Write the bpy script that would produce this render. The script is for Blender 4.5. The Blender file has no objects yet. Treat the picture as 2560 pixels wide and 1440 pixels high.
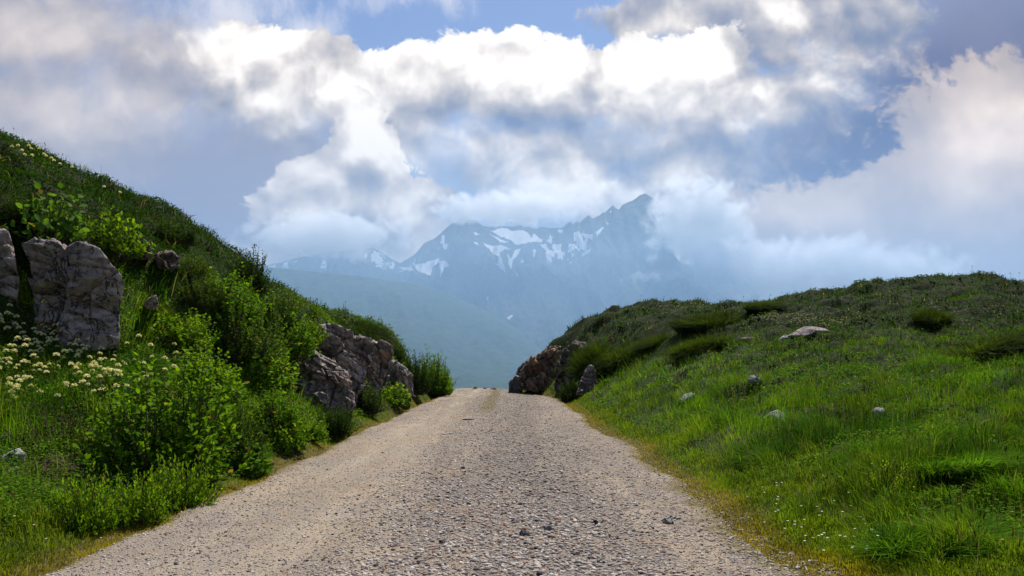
import bpy, math, random
import numpy as np

# ---------------------------------------------------------------- camera, sun, sky, exposure
SC = bpy.context.scene
COL = SC.collection
F = 2009.0                 # focal length in photo pixels (photo is 2560 wide)
UC, VH = 1280.0, 909.0     # vertical vanishing column and horizon row of the photo
CAM_Z = 1.6

cam_data = bpy.data.cameras.new('camera')
cam_data.sensor_width = 36.0
cam_data.lens = 36.0 * F / 2560.0
cam_data.shift_y = (VH - 720.0) / 2560.0
cam_data.clip_start = 0.05
cam_data.clip_end = 60000.0
cam = bpy.data.objects.new('camera', cam_data)
COL.objects.link(cam)
cam.location = (0, 0, CAM_Z)
cam.rotation_euler = (math.radians(90), 0, 0)
SC.camera = cam

SUN_AZ, SUN_EL = math.radians(14), math.radians(57)      # azimuth clockwise from +Y (the way the track runs)
sun_dir = (math.sin(SUN_AZ) * math.cos(SUN_EL), math.cos(SUN_AZ) * math.cos(SUN_EL), math.sin(SUN_EL))
sl = bpy.data.lights.new('sun', 'SUN')
sl.energy = 5.0
sl.angle = math.radians(3.0)
sl.color = (1.0, 0.95, 0.87)
sun = bpy.data.objects.new('sun', sl)
COL.objects.link(sun)
from mathutils import Vector
sun.rotation_euler = Vector(sun_dir).to_track_quat('Z', 'Y').to_euler()

SC.view_settings.view_transform = 'Standard'
SC.view_settings.look = 'None'
SC.view_settings.exposure = 0.4
SC.view_settings.gamma = 1.0
SC.render.film_transparent = False
try:
    SC.cycles.use_denoising = True
    SC.cycles.denoiser = 'OPENIMAGEDENOISE'
    SC.cycles.denoising_input_passes = 'RGB_ALBEDO_NORMAL'
    SC.cycles.max_bounces = 7
    SC.cycles.diffuse_bounces = 3
    SC.cycles.glossy_bounces = 2
    SC.cycles.transmission_bounces = 4
    SC.cycles.volume_bounces = 4
    SC.cycles.transparent_max_bounces = 8
    SC.cycles.sample_clamp_indirect = 6.0
except Exception:
    pass

world = bpy.data.worlds.new("World")
SC.world = world
world.use_nodes = True
WT = world.node_tree
WT.nodes.clear()


class S:
    """a node socket that can be written with like a number"""
    def __init__(s, tree, sock):
        s.t, s.k = tree, sock

    def _m(s, op, *a, clamp=False):
        n = s.t.nodes.new('ShaderNodeMath')
        n.operation = op
        n.use_clamp = clamp
        for i, v in enumerate((s,) + a):
            if isinstance(v, S):
                s.t.links.new(v.k, n.inputs[i])
            else:
                n.inputs[i].default_value = float(v)
        return S(s.t, n.outputs[0])

    def __add__(s, o): return s._m('ADD', o)
    def __sub__(s, o): return s._m('SUBTRACT', o)
    def __mul__(s, o): return s._m('MULTIPLY', o)
    def __truediv__(s, o): return s._m('DIVIDE', o)
    __radd__ = __add__
    __rmul__ = __mul__
    def __rsub__(s, o): return (s * -1.0) + o
    def max(s, o): return s._m('MAXIMUM', o)
    def min(s, o): return s._m('MINIMUM', o)
    def smax(s, o, d): return s._m('SMOOTH_MAX', o, d)
    def smin(s, o, d): return s._m('SMOOTH_MIN', o, d)
    def pow(s, o): return s._m('POWER', o)
    def abs(s): return s._m('ABSOLUTE')
    def clamp(s): return s._m('ADD', 0.0, clamp=True)

    def step(s, a, b, lo=0.0, hi=1.0, smooth=True):
        n = s.t.nodes.new('ShaderNodeMapRange')
        n.interpolation_type = 'SMOOTHSTEP' if smooth else 'LINEAR'
        n.clamp = True
        s.t.links.new(s.k, n.inputs['Value'])
        n.inputs['From Min'].default_value = a
        n.inputs['From Max'].default_value = b
        n.inputs['To Min'].default_value = lo
        n.inputs['To Max'].default_value = hi
        return S(s.t, n.outputs['Result'])


def t_mix(t, f, a, b, mode='MIX'):
    n = t.nodes.new('ShaderNodeMix')
    n.data_type = 'RGBA'
    n.blend_type = mode
    n.clamp_factor = True
    for i, v in ((0, f), (6, a), (7, b)):
        if isinstance(v, S):
            t.links.new(v.k, n.inputs[i])
        elif i == 0:
            n.inputs[0].default_value = v
        else:
            n.inputs[i].default_value = (*v, 1.0)
    return S(t, n.outputs[2])


def t_noise(t, vec, scale, detail=6.0, rough=0.55, dist=0.0, lac=2.0, dim='3D', out='Fac'):
    n = t.nodes.new('ShaderNodeTexNoise')
    n.noise_dimensions = dim
    if vec is not None:
        t.links.new(vec.k, n.inputs['Vector'])
    n.inputs['Scale'].default_value = scale
    n.inputs['Detail'].default_value = detail
    n.inputs['Roughness'].default_value = rough
    n.inputs['Lacunarity'].default_value = lac
    n.inputs['Distortion'].default_value = dist
    return S(t, n.outputs['Color' if out == 'Color' else 0])


def t_vmath(t, op, a, b=None, scale=None):
    n = t.nodes.new('ShaderNodeVectorMath')
    n.operation = op
    for i, v in enumerate((a, b)):
        if isinstance(v, S):
            t.links.new(v.k, n.inputs[i])
        elif v is not None:
            n.inputs[i].default_value = v
    if scale is not None:
        n.inputs['Scale'].default_value = scale
    return S(t, n.outputs['Value' if op in ('LENGTH', 'DOT_PRODUCT', 'DISTANCE') else 0])


def t_comb(t, x, y, z=0.0):
    n = t.nodes.new('ShaderNodeCombineXYZ')
    for i, v in enumerate((x, y, z)):
        if isinstance(v, S):
            t.links.new(v.k, n.inputs[i])
        else:
            n.inputs[i].default_value = v
    return S(t, n.outputs[0])


def t_sep(t, v):
    n = t.nodes.new('ShaderNodeSeparateXYZ')
    t.links.new(v.k, n.inputs[0])
    return [S(t, o) for o in n.outputs]


# ---- the sky: a Nishita sky with cloud layers laid out by compass direction and height above the horizon
def build_sky():
    t = WT
    out = t.nodes.new('ShaderNodeOutputWorld')
    bg = t.nodes.new('ShaderNodeBackground')
    bg.inputs['Strength'].default_value = 0.1
    t.links.new(bg.outputs[0], out.inputs['Surface'])
    sky = t.nodes.new('ShaderNodeTexSky')
    sky.sky_type = 'NISHITA'
    sky.sun_disc = False
    sky.sun_elevation = SUN_EL
    sky.sun_rotation = SUN_AZ
    sky.altitude = 2000
    sky.air_density = 1.0
    sky.dust_density = 1.0
    sky.ozone_density = 2.0
    skyc = S(t, sky.outputs[0])
    tc = t.nodes.new('ShaderNodeTexCoord')
    d = S(t, tc.outputs['Generated'])
    dx, dy, dz = t_sep(t, d)
    yy = dy.max(0.12)
    # tangent-plane coordinates of the direction, 1 unit = 100 photo pixels, x to the right, y down
    U = dx / yy * (F / 100.0) + (UC / 100.0)
    V = (VH / 100.0) - dz / yy * (F / 100.0)
    P = t_comb(t, U, V, 0.0)
    # domain warp
    w1 = t_noise(t, P, 0.33, 2.0, 0.5, out='Color')
    w1 = t_vmath(t, 'SUBTRACT', w1, (0.5, 0.5, 0.5))
    P1 = t_vmath(t, 'ADD', P, t_vmath(t, 'SCALE', w1, scale=1.3))
    w2 = t_noise(t, P, 1.5, 5.0, 0.6, out='Color')
    w2 = t_vmath(t, 'SUBTRACT', w2, (0.5, 0.5, 0.5))
    P1 = t_vmath(t, 'ADD', P1, t_vmath(t, 'SCALE', w2, scale=0.5))
    P1 = t_vmath(t, 'MULTIPLY', P1, (1, 1, 0))
    P1u = t_vmath(t, 'ADD', P1, (0.06, -0.26, 0.0))

    def puff(pt, scale, det):
        n = t.nodes.new('ShaderNodeTexVoronoi')
        n.voronoi_dimensions = '2D'
        n.feature = 'SMOOTH_F1'
        n.normalize = True
        n.inputs['Smoothness'].default_value = 0.35
        n.inputs['Scale'].default_value = scale
        n.inputs['Detail'].default_value = det
        n.inputs['Roughness'].default_value = 0.55
        n.inputs['Lacunarity'].default_value = 2.3
        t.links.new(pt.k, n.inputs['Vector'])
        return 1.0 - S(t, n.outputs['Distance'])

    def cloudn(pt, det):
        return t_noise(t, pt, 0.6, det, 0.58) * 0.62 + puff(pt, 1.0, 2.0) * 0.55 - 0.09
    n_big = cloudn(P1, 8.0)
    n_up = cloudn(P1u, 5.0)
    n_fine = t_noise(t, P1, 2.2, 6.0, 0.62)
    P2 = t_vmath(t, 'ADD', P, t_vmath(t, 'SCALE', w1, scale=1.3))
    form0 = t_noise(t, P2, 0.62, 4.0, 0.48)
    form1 = t_noise(t, t_vmath(t, 'ADD', P2, (0.10, -0.42, 0.0)), 0.62, 3.0, 0.42)
    soft = t_noise(t, P, 0.28, 5.0, 0.5)
    soft2 = t_noise(t, P1, 0.9, 6.0, 0.55)

    U1, V1, _z1 = t_sep(t, P1)

    def blob(c, r, rot=0.0, pt=None):
        """1 at the centre of a tilted ellipse, 0 on its rim"""
        co, si = math.cos(math.radians(rot)), math.sin(math.radians(rot))
        if rot == 0.0:
            n = t.nodes.new('ShaderNodeVectorMath')
            n.operation = 'MULTIPLY_ADD'
            t.links.new(P1.k, n.inputs[0])
            n.inputs[1].default_value = (1 / r[0], 1 / r[1], 0)
            n.inputs[2].default_value = (-c[0] / r[0], -c[1] / r[1], 0)
            return 1.0 - t_vmath(t, 'LENGTH', S(t, n.outputs[0]))
        X = U1._m('MULTIPLY_ADD', co / r[0], V1._m('MULTIPLY_ADD', si / r[0], -(c[0] * co + c[1] * si) / r[0]))
        Y = U1._m('MULTIPLY_ADD', -si / r[1], V1._m('MULTIPLY_ADD', co / r[1], (c[0] * si - c[1] * co) / r[1]))
        return 1.0 - X._m('MULTIPLY_ADD', X, Y * Y)._m('SQRT')

    def union(bl, k=0.25, pt=None):
        f = None
        for b in bl:
            g = blob(*b, pt=pt)
            f = g if f is None else f.smax(g, k)
        return f

    K = 10.0 / 2 ** SC.view_settings.exposure   # background strength is 0.1

    def col(r, g, b):
        return (r * K, g * K, b * K)

    c = t_mix(t, 1.0, skyc, SKY_TINT, 'MULTIPLY')

    def veil(c, b, lo, hi, colour, amp=0.5, strength=1.0):
        f = union(b, 0.3) + (soft - 0.5) * (2.0 * amp) + (soft2 - 0.5) * amp
        return t_mix(t, f.step(lo, hi) * strength, c, colour)

    # slate-blue mass at the right, pale blue low sky, grey-blue at the left
    c = veil(c, [((25.5, 2.5), (6.4, 4.5)), ((21.0, 4.2), (4.2, 2.0), -20), ((18.0, 5.4), (3.8, 2.4))], -0.05, 0.6, col(0.115, 0.19, 0.38), 0.18)
    c = veil(c, [((24.0, 0.2), (4.0, 2.6), 8), ((27.0, 2.5), (3.0, 3.0), 20)], -0.2, 0.9, col(0.33, 0.36, 0.50), 0.4, 0.5)
    c = veil(c, [((12.5, 9.0), (24.0, 4.2))], -0.05, 0.5, col(0.30, 0.40, 0.57), 0.1)
    c = veil(c, [((4.5, 5.2), (7.5, 3.2), 18), ((7.0, 4.0), (3.0, 1.5), 20)], -0.1, 0.6, col(0.31, 0.36, 0.51), 0.25)
    # thin wisps at the top
    wisp = t_noise(t, t_vmath(t, 'MULTIPLY', P1, (1.0, 0.4, 0)), 1.0, 8.0, 0.62)
    wm = (union([((5.8, 0.4), (2.4, 2.0), -25), ((7.6, 1.2), (1.0, 1.3), -35), ((10.2, -0.2), (2.0, 0.7))], 0.3) + (wisp - 0.5) * 2.6).step(-0.1, 1.1)
    c = t_mix(t, wm * 0.9, c, col(0.72, 0.76, 0.88))

    def ramp(B):
        n = t.nodes.new('ShaderNodeValToRGB')
        e = n.color_ramp.elements
        stops = [(0.0, (0.17, 0.26, 0.46)), (0.28, (0.31, 0.37, 0.50)), (0.52, (0.47, 0.495, 0.58)), (0.74, (0.70, 0.695, 0.725)), (0.90, (0.92, 0.90, 0.90)), (1.0, (1.04, 1.03, 1.02))]
        e[0].position, e[1].position = stops[0][0], stops[-1][0]
        e[0].color, e[1].color = (*stops[0][1], 1), (*stops[-1][1], 1)
        for p_, c_ in stops[1:-1]:
            k_ = e.new(p_)
            k_.color = (*c_, 1)
        t.links.new(B.clamp().k, n.inputs[0])
        return t_mix(t, 1.0, S(t, n.outputs[0]), (K, K, K), 'MULTIPLY')

    relief = (form0 - form1) * 2.0 + (n_big - n_up) * 0.55 + (n_fine - 0.5) * 0.16

    def lights(base, spots, rel=1.0):
        B = None
        for cpos, rad, rot, w in spots:
            g = blob(cpos, rad, rot).step(-0.15, 0.85)
            B = g * w if B is None else g._m('MULTIPLY_ADD', w, B)
        return relief._m('MULTIPLY_ADD', rel, B + base)

    def deck(c, bl, B, soft_w, amp=0.9, fine=0.5, u=0.3, off=0.0, tint=None):
        """one cloud body: bl is its outline, B its brightness, soft_w how wide its rim fades"""
        f = union(bl, u) + (n_big - 0.5) * amp + (n_fine - 0.5) * fine + off
        m = (f / soft_w).step(0.0, 1.0)
        cc = ramp(B)
        if tint:
            cc = t_mix(t, 1.0, cc, tint, 'MULTIPLY')
        return t_mix(t, m, c, cc)

    wide = (V * 0.0) + 0.9
    # grey-white mass at the upper left
    c = deck(c, [((0.5, 0.6), (6.0, 2.6), 12), ((0.5, 3.0), (5.2, 2.2)), ((3.8, 1.6), (3.0, 2.0), 20)],
             lights(0.50, [((1.2, 0.8), (3.6, 1.3), 10, 0.16), ((2.2, 2.7), (2.6, 0.9), 5, 0.20), ((3.4, 1.7), (1.6, 0.6), 15, -0.16), ((0.3, 1.9), (1.6, 0.6), 0, -0.08), ((4.0, 2.9), (1.6, 0.5), 15, 0.1)], 0.28),
             wide, 0.9, 0.3, tint=(1.03, 1.0, 0.99))
    # broken cloud at the upper right
    c = deck(c, [((17.4, 0.2), (2.3, 1.0), -10), ((20.0, 0.0), (2.6, 1.4), 15), ((16.0, 0.6), (1.1, 0.5)), ((21.6, 0.7), (1.6, 1.3)), ((19.2, 1.3), (1.3, 0.9))],
             lights(0.47, [((19.4, 0.2), (0.9, 0.6), 30, 0.36), ((17.4, 0.1), (1.2, 0.6), -10, 0.35), ((16.0, 0.7), (0.8, 0.4), 0, 0.3), ((20.8, 0.1), (0.6, 0.4), 30, 0.3), ((18.3, 0.6), (0.5, 0.6), 0, -0.15), ((22.5, 0.6), (1.6, 1.2), 0, -0.05)], 0.9),
             V.step(0.3, 1.4, 0.35, 0.9), 1.7, 0.6)
    # the central body
    sw = V.step(2.2, 3.2) .max(U.step(5.8, 4.6)).max(U.step(18.4, 19.4)) * 0.95 + 0.13
    c = deck(c, [((6.0, 2.0), (2.6, 1.2), 22), ((8.4, 2.5), (2.2, 1.1), 22), ((10.4, 2.6), (1.5, 1.2), 10), ((12.7, 2.2), (1.9, 1.4), 0), ((14.0, 2.3), (1.0, 1.2)), ((16.3, 2.5), (1.8, 1.5)), ((17.9, 2.2), (1.0, 1.4), -10), ((19.9, 2.5), (2.3, 1.4), -15), ((14.0, 4.0), (4.6, 2.4), 6), ((17.2, 3.8), (3.6, 2.2), -20), ((9.6, 3.1), (2.6, 1.2), 20), ((6.9, 2.9), (1.8, 0.9), 30)],
             lights(0.50, [((6.6, 1.3), (2.8, 1.5), 22, 0.50), ((8.7, 2.3), (1.3, 0.7), 20, 0.40), ((5.3, 1.4), (0.9, 0.7), 20, 0.15), ((10.2, 1.6), (1.7, 1.3), 0, 0.48), ((12.5, 1.1), (2.3, 1.7), 0, 0.62), ((14.0, 1.3), (1.2, 1.2), 0, 0.40), ((16.3, 1.4), (2.1, 1.5), 0, 0.52), ((18.0, 1.0), (1.2, 1.4), 0, 0.45),
                           ((16.9, 3.0), (1.5, 0.9), -10, 0.30), ((15.2, 3.0), (0.9, 0.8), 0, 0.25), ((12.8, 3.7), (0.9, 0.9), 20, 0.34), ((13.7, 4.6), (1.7, 1.0), 0, 0.28), ((15.2, 5.1), (2.0, 0.7), 0, 0.30), ((19.3, 2.8), (1.5, 0.9), -10, 0.25), ((18.6, 3.3), (0.7, 0.3), -8, 0.3), ((6.8, 3.1), (1.3, 0.5), 30, 0.18), ((20.8, 2.1), (0.8, 0.4), 0, 0.15),
                           ((12.8, 2.75), (1.0, 0.55), 0, -0.42), ((11.1, 2.6), (0.7, 0.5), 0, -0.22), ((18.7, 2.2), (0.7, 0.6), 20, -0.22), ((14.9, 2.0), (0.4, 0.8), 10, -0.25), ((12.0, 4.7), (1.3, 1.1), 0, -0.08), ((18.0, 4.6), (1.7, 1.1), 0, -0.16), ((7.9, 3.7), (1.2, 0.6), 20, -0.2)], 0.95),
             sw, 0.95, 0.6, off=0.12)
    # the tower at the left of the peaks
    c = deck(c, [((9.2, 3.9), (0.95, 1.5), -8), ((8.4, 4.8), (1.7, 1.2), -20), ((9.5, 5.2), (1.9, 1.3), 15), ((7.7, 5.5), (1.4, 1.1)), ((9.4, 6.0), (2.4, 0.8))],
             lights(0.58, [((9.1, 3.2), (1.1, 1.5), 0, 0.45), ((10.2, 4.5), (0.9, 1.3), -25, 0.34), ((7.9, 4.9), (1.2, 0.8), -20, 0.28), ((7.4, 5.4), (0.9, 0.6), 0, 0.22), ((10.4, 5.5), (0.8, 0.6), 20, 0.26), ((8.9, 4.4), (0.6, 0.6), 0, -0.12), ((9.3, 5.8), (1.4, 0.5), 0, -0.12), ((7.8, 6.1), (1.6, 0.4), 0, -0.12)], 0.85),
             V.step(4.8, 6.4, 0.13, 0.6), 1.1, 0.6)
    # the soft big cloud rising at the right edge
    c = deck(c, [((25.8, 4.9), (4.1, 3.5), 20), ((24.5, 6.3), (5.2, 2.6)), ((20.0, 6.5), (3.6, 1.9), 0), ((19.0, 7.4), (4.6, 1.5))],
             lights(0.46, [((25.2, 3.2), (2.6, 2.0), 20, 0.36), ((23.6, 4.4), (1.7, 1.4), 0, 0.24), ((20.3, 5.3), (2.6, 1.0), 0, 0.26), ((24.6, 5.6), (2.6, 1.2), 0, 0.08), ((22.5, 6.6), (4.8, 1.3), 0, 0.03)], 0.22),
             V.step(4.5, 6.5, 0.16, 0.6), 0.85, 0.45, tint=(1.06, 0.96, 0.90))
    # soft cloud round the peaks
    c = deck(c, [((16.9, 6.0), (1.2, 1.0), 40), ((7.4, 6.6), (2.8, 0.7), 0)], lights(0.50, [((16.4, 5.9), (0.6, 0.5), 0, 0.2)], 0.6), wide, 0.8, 0.4)
    # the clouds lie beyond the valley air: give them the strength they need to come through it
    path = (dz.max(0.02).pow(-1.0) * HAZE_TOP).min(16000.0)
    T = (path * (-HAZE_DENSITY))._m('EXPONENT').max(0.22)
    glow = t_mix(t, T, t_mix(t, V.step(0.0, 6.5, smooth=False), col(*HAZE_GLOW), col(*HAZE_GLOW_LOW)), (0, 0, 0))
    c = t_vmath(t, 'SUBTRACT', c, glow)
    c = t_vmath(t, 'SCALE', c, scale=1.0)
    t.links.new(T.pow(-1.0).k, c.k.node.inputs['Scale'])
    c = t_vmath(t, 'MAXIMUM', c, (0.1, 0.1, 0.1))
    t.links.new(c.k, bg.inputs['Color'])


HAZE_COLOR = (0.37, 0.57, 0.80, 1)
HAZE_DENSITY = 5.0e-5
HAZE_TOP = 965.0
HAZE_GLOW = (0.36, 0.68, 1.02)
HAZE_GLOW_LOW = (0.36, 0.66, 1.00)
SKY_TINT = (1.0, 1.0, 1.0)
build_sky()
world.cycles.sampling_method = 'MANUAL'
world.cycles.sample_map_resolution = 512
# ---------------------------------------------------------------- numpy helpers
rng = np.random.default_rng(7)


def _h(ix, iy, iz, seed):
    n = (ix.astype(np.int64) * 374761393 + iy.astype(np.int64) * 668265263 + iz.astype(np.int64) * 2147483647 + seed * 974711) & 0xFFFFFFFF
    n = ((n ^ (n >> 13)) * 1274126177) & 0xFFFFFFFF
    n = ((n ^ (n >> 16)) * 2246822519) & 0xFFFFFFFF
    return ((n ^ (n >> 15)) & 0xFFFFFF) / float(0xFFFFFF)


def vnoise2(x, y, seed=0):
    x = np.asarray(x, float); y = np.asarray(y, float)
    ix, iy = np.floor(x), np.floor(y)
    fx, fy = x - ix, y - iy
    fx = fx * fx * fx * (fx * (fx * 6 - 15) + 10); fy = fy * fy * fy * (fy * (fy * 6 - 15) + 10)
    z = np.zeros_like(ix)
    a, b = _h(ix, iy, z, seed), _h(ix + 1, iy, z, seed)
    c, d = _h(ix, iy + 1, z, seed), _h(ix + 1, iy + 1, z, seed)
    return (a + (b - a) * fx) * (1 - fy) + (c + (d - c) * fx) * fy


def fbm2(x, y, octv=4, seed=0, gain=0.5):
    s, a, tot = 0.0, 1.0, 0.0
    for k in range(octv):
        s = s + a * vnoise2(x * 2.03 ** k + 17.3 * k, y * 2.03 ** k + 9.1 * k, seed + k)
        tot += a
        a *= gain
    return s / tot


def vnoise3(p, seed=0):
    i = np.floor(p); f = p - i
    f = f * f * (3 - 2 * f)
    r = 0.0
    for dx in (0, 1):
        for dy in (0, 1):
            for dz in (0, 1):
                w = (f[:, 0] if dx else 1 - f[:, 0]) * (f[:, 1] if dy else 1 - f[:, 1]) * (f[:, 2] if dz else 1 - f[:, 2])
                r = r + w * _h(i[:, 0] + dx, i[:, 1] + dy, i[:, 2] + dz, seed)
    return r


def fbm3(p, octv=4, seed=0, gain=0.5):
    s, a, tot = 0.0, 1.0, 0.0
    for k in range(octv):
        s = s + a * vnoise3(p * 2.03 ** k + 5.7 * k, seed + k)
        tot += a
        a *= gain
    return s / tot


def worley3(p, seed=0):
    """nearest cell of a jittered grid: (F1, F2, three hashes of the cell, offset to its point)"""
    i = np.floor(p)
    n = len(p)
    best = np.full(n, 9.0); second = np.full(n, 9.0)
    cell = np.zeros((n, 3)); off = np.zeros((n, 3))
    for dx in (-1, 0, 1):
        for dy in (-1, 0, 1):
            for dz in (-1, 0, 1):
                c = i + (dx, dy, dz)
                q = c + np.stack([_h(c[:, 0], c[:, 1], c[:, 2], seed + s) for s in (1, 2, 3)], 1)
                o = p - q
                dd = np.sqrt((o * o).sum(1))
                better = dd < best
                second = np.where(better, best, np.minimum(second, dd))
                best = np.where(better, dd, best)
                cell[better] = c[better]; off[better] = o[better]
    hs = np.stack([_h(cell[:, 0], cell[:, 1], cell[:, 2], seed + s) for s in (11, 12, 13)], 1)
    return best, second, hs, off


def sstep(x, a, b):
    t = np.clip((np.asarray(x, float) - a) / (b - a), 0, 1)
    return t * t * (3 - 2 * t)


def np_mesh(name, V, faces, smooth=False, attrs=None):
    """mesh from arrays; faces is a list of (n,k) index arrays; attrs: name -> (n,3) colours or (n,) floats per vertex"""
    me = bpy.data.meshes.new(name)
    V = np.asarray(V, np.float32)
    me.vertices.add(len(V))
    me.vertices.foreach_set('co', V.ravel())
    loops = np.concatenate([f.ravel() for f in faces]).astype(np.int32)
    starts, s = [], 0
    for f in faces:
        n, k = f.shape
        starts.append(s + np.arange(n, dtype=np.int32) * k)
        s += n * k
    starts = np.concatenate(starts).astype(np.int32)
    me.loops.add(len(loops))
    me.loops.foreach_set('vertex_index', loops)
    me.polygons.add(len(starts))
    me.polygons.foreach_set('loop_start', starts)
    if smooth:
        me.polygons.foreach_set('use_smooth', np.ones(len(starts), bool))
    for k, a in (attrs or {}).items():
        a = np.asarray(a, np.float32)
        if a.ndim == 1:
            me.attributes.new(k, 'FLOAT', 'POINT').data.foreach_set('value', a)
        else:
            c = np.ones((len(a), 4), np.float32)
            c[:, :3] = a
            me.attributes.new(k, 'FLOAT_COLOR', 'POINT').data.foreach_set('color', c.ravel())
    me.update(calc_edges=True)
    return me


def grid_faces(nr, nc):
    i = np.arange(nr - 1)[:, None] * nc + np.arange(nc - 1)[None, :]
    return np.stack([i, i + 1, i + nc + 1, i + nc], -1).reshape(-1, 4)


def link(name, me, mat=None, parent=None, loc=None):
    o = bpy.data.objects.new(name, me)
    COL.objects.link(o)
    if mat is not None and me is not None and not me.materials:
        me.materials.append(mat)
    if parent is not None:
        o.parent = parent
    if loc is not None:
        o.location = loc
    return o


def tag(o, label=None, cat=None, group=None, kind=None):
    for k, v in (('label', label), ('category', cat), ('group', group), ('kind', kind)):
        if v:
            o[k] = v
    return o


def pt(u, v, Y):
    """the world point at distance Y seen at photo pixel (u, v): used to survey places from the photograph"""
    return np.array([(u - UC) / F * Y, Y, CAM_Z + (VH - v) / F * Y])


def interp_px(poly, u):
    p = np.array(poly, float)
    return np.interp(u, p[:, 0], p[:, 1])


# ---------------------------------------------------------------- materials
def new_mat(name):
    m = bpy.data.materials.new(name)
    m.use_nodes = True
    t = m.node_tree
    t.nodes.clear()
    out = t.nodes.new('ShaderNodeOutputMaterial')
    return m, t, out


def t_attr(t, name, fac=False):
    n = t.nodes.new('ShaderNodeAttribute')
    n.attribute_name = name
    return S(t, n.outputs['Fac' if fac else 'Color'])


def t_pos(t):
    n = t.nodes.new('ShaderNodeNewGeometry')
    return S(t, n.outputs['Position'])


def t_obj(t):
    n = t.nodes.new('ShaderNodeTexCoord')
    return S(t, n.outputs['Object'])


def t_bump(t, h, strength, dist):
    n = t.nodes.new('ShaderNodeBump')
    n.inputs['Strength'].default_value = strength
    n.inputs['Distance'].default_value = dist
    t.links.new(h.k, n.inputs['Height'])
    return S(t, n.outputs[0])


def t_bsdf(t, col, rough=0.9, spec=0.2, normal=None):
    n = t.nodes.new('ShaderNodeBsdfPrincipled')
    if isinstance(col, S):
        t.links.new(col.k, n.inputs['Base Color'])
    else:
        n.inputs['Base Color'].default_value = (*col, 1)
    if isinstance(rough, S):
        t.links.new(rough.k, n.inputs['Roughness'])
    else:
        n.inputs['Roughness'].default_value = rough
    n.inputs['Specular IOR Level'].default_value = spec
    if normal is not None:
        t.links.new(normal.k, n.inputs['Normal'])
    return n


def leaf_mat(name, transl=0.35, rough=0.45, spec=0.35):
    """green matter: colour from the mesh's own tint attribute, some light coming through"""
    m, t, out = new_mat(name)
    c = t_attr(t, 'tint')
    b = t_bsdf(t, c, rough, spec)
    tr = t.nodes.new('ShaderNodeBsdfTranslucent')
    tc = t_mix(t, 1.0, c, (1.25, 1.15, 0.55), 'MULTIPLY')
    t.links.new(tc.k, tr.inputs['Color'])
    mx = t.nodes.new('ShaderNodeMixShader')
    mx.inputs[0].default_value = transl
    t.links.new(b.outputs[0], mx.inputs[1])
    t.links.new(tr.outputs[0], mx.inputs[2])
    t.links.new(mx.outputs[0], out.inputs['Surface'])
    return m


# ---------------------------------------------------------------- far country: valley, spur, mountains, haze
def far_material(name, rock, green, zlo, zhi):
    m, t, out = new_mat(name)
    p = t_pos(t)
    z = t_sep(t, p)[2]
    n1 = t_noise(t, p, 0.006, 8, 0.6)
    n2 = t_noise(t, p, 0.03, 6, 0.6)
    g = (z + (n1 - 0.5) * 400.0).step(zlo, zhi)
    c = t_mix(t, g, green, rock)
    c = t_mix(t, n2.step(0.35, 0.65), c, t_mix(t, 1.0, c, (0.35, 0.42, 0.42), 'MULTIPLY'))
    sn = t_attr(t, 'snow', True)
    sn = (sn + (n2 - 0.5) * 0.7).step(0.42, 0.58)
    c = t_mix(t, sn, c, (0.60, 0.62, 0.66))
    b = t_bsdf(t, c, 0.9, 0.1)
    t.links.new(b.outputs[0], out.inputs['Surface'])
    return m


def in_poly(u, v, poly):
    p = np.array(poly, float)
    inside = np.zeros(u.shape, bool)
    j = len(p) - 1
    for i in range(len(p)):
        c = ((p[i, 1] > v) != (p[j, 1] > v)) & (u < (p[j, 0] - p[i, 0]) * (v - p[i, 1]) / (p[j, 1] - p[i, 1] + 1e-9) + p[i, 0])
        inside ^= c
        j = i
    return inside


def crop8(pts):
    return [(650 + x * 0.4297, 400 + y * 0.4296) for x, y in pts]


SNOW = [crop8(q) for q in (
    [(1340, 412), (1420, 395), (1480, 415), (1510, 405), (1560, 425), (1575, 455), (1590, 430), (1640, 460), (1640, 478), (1560, 480), (1500, 496), (1450, 465), (1395, 440)],
    [(1295, 478), (1345, 498), (1410, 497), (1460, 515), (1420, 524), (1390, 545), (1400, 575), (1360, 545), (1330, 515)],
    [(1385, 555), (1410, 590), (1430, 660), (1405, 635), (1365, 600), (1385, 600)],
    [(1520, 514), (1500, 550), (1470, 590), (1460, 640), (1448, 610), (1440, 540), (1460, 575), (1480, 525)],
    [(1622, 488), (1668, 490), (1680, 520), (1712, 532), (1678, 552), (1660, 520)],
    [(1725, 492), (1757, 483), (1748, 508)], [(1950, 418), (2005, 384), (1985, 415), (1965, 445)],
    [(1868, 425), (1935, 430), (1935, 470), (1905, 450), (1885, 445)], [(1878, 480), (1890, 520), (1925, 515), (1915, 535), (1868, 560), (1885, 530)],
    [(1243, 420), (1280, 432), (1250, 440)], [(1240, 473), (1278, 490), (1250, 490)], [(1330, 430), (1395, 455), (1450, 485), (1400, 475)],
    [(880, 600), (915, 605), (960, 598), (1045, 570), (1030, 610), (1000, 625), (990, 672), (950, 660), (915, 640), (900, 625)],
    [(800, 622), (840, 620), (890, 632), (895, 645), (840, 645)], [(1040, 585), (1085, 590), (1100, 620), (1070, 625), (1045, 692), (1050, 640)],
    [(1482, 640), (1505, 690), (1492, 675)], [(728, 748), (750, 752), (740, 764)], [(1435, 912), (1478, 903), (1445, 930)], [(818, 675), (835, 710), (828, 700)],
    [(1315, 790), (1332, 795), (1325, 830)], [(865, 745), (882, 748), (870, 752)], [(2305, 670), (2345, 715), (2320, 695)],
    [(1585, 525), (1608, 520), (1600, 560), (1588, 575)], [(1690, 465), (1702, 440), (1700, 470)], [(2030, 300), (2045, 290), (2042, 312)])]


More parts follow.
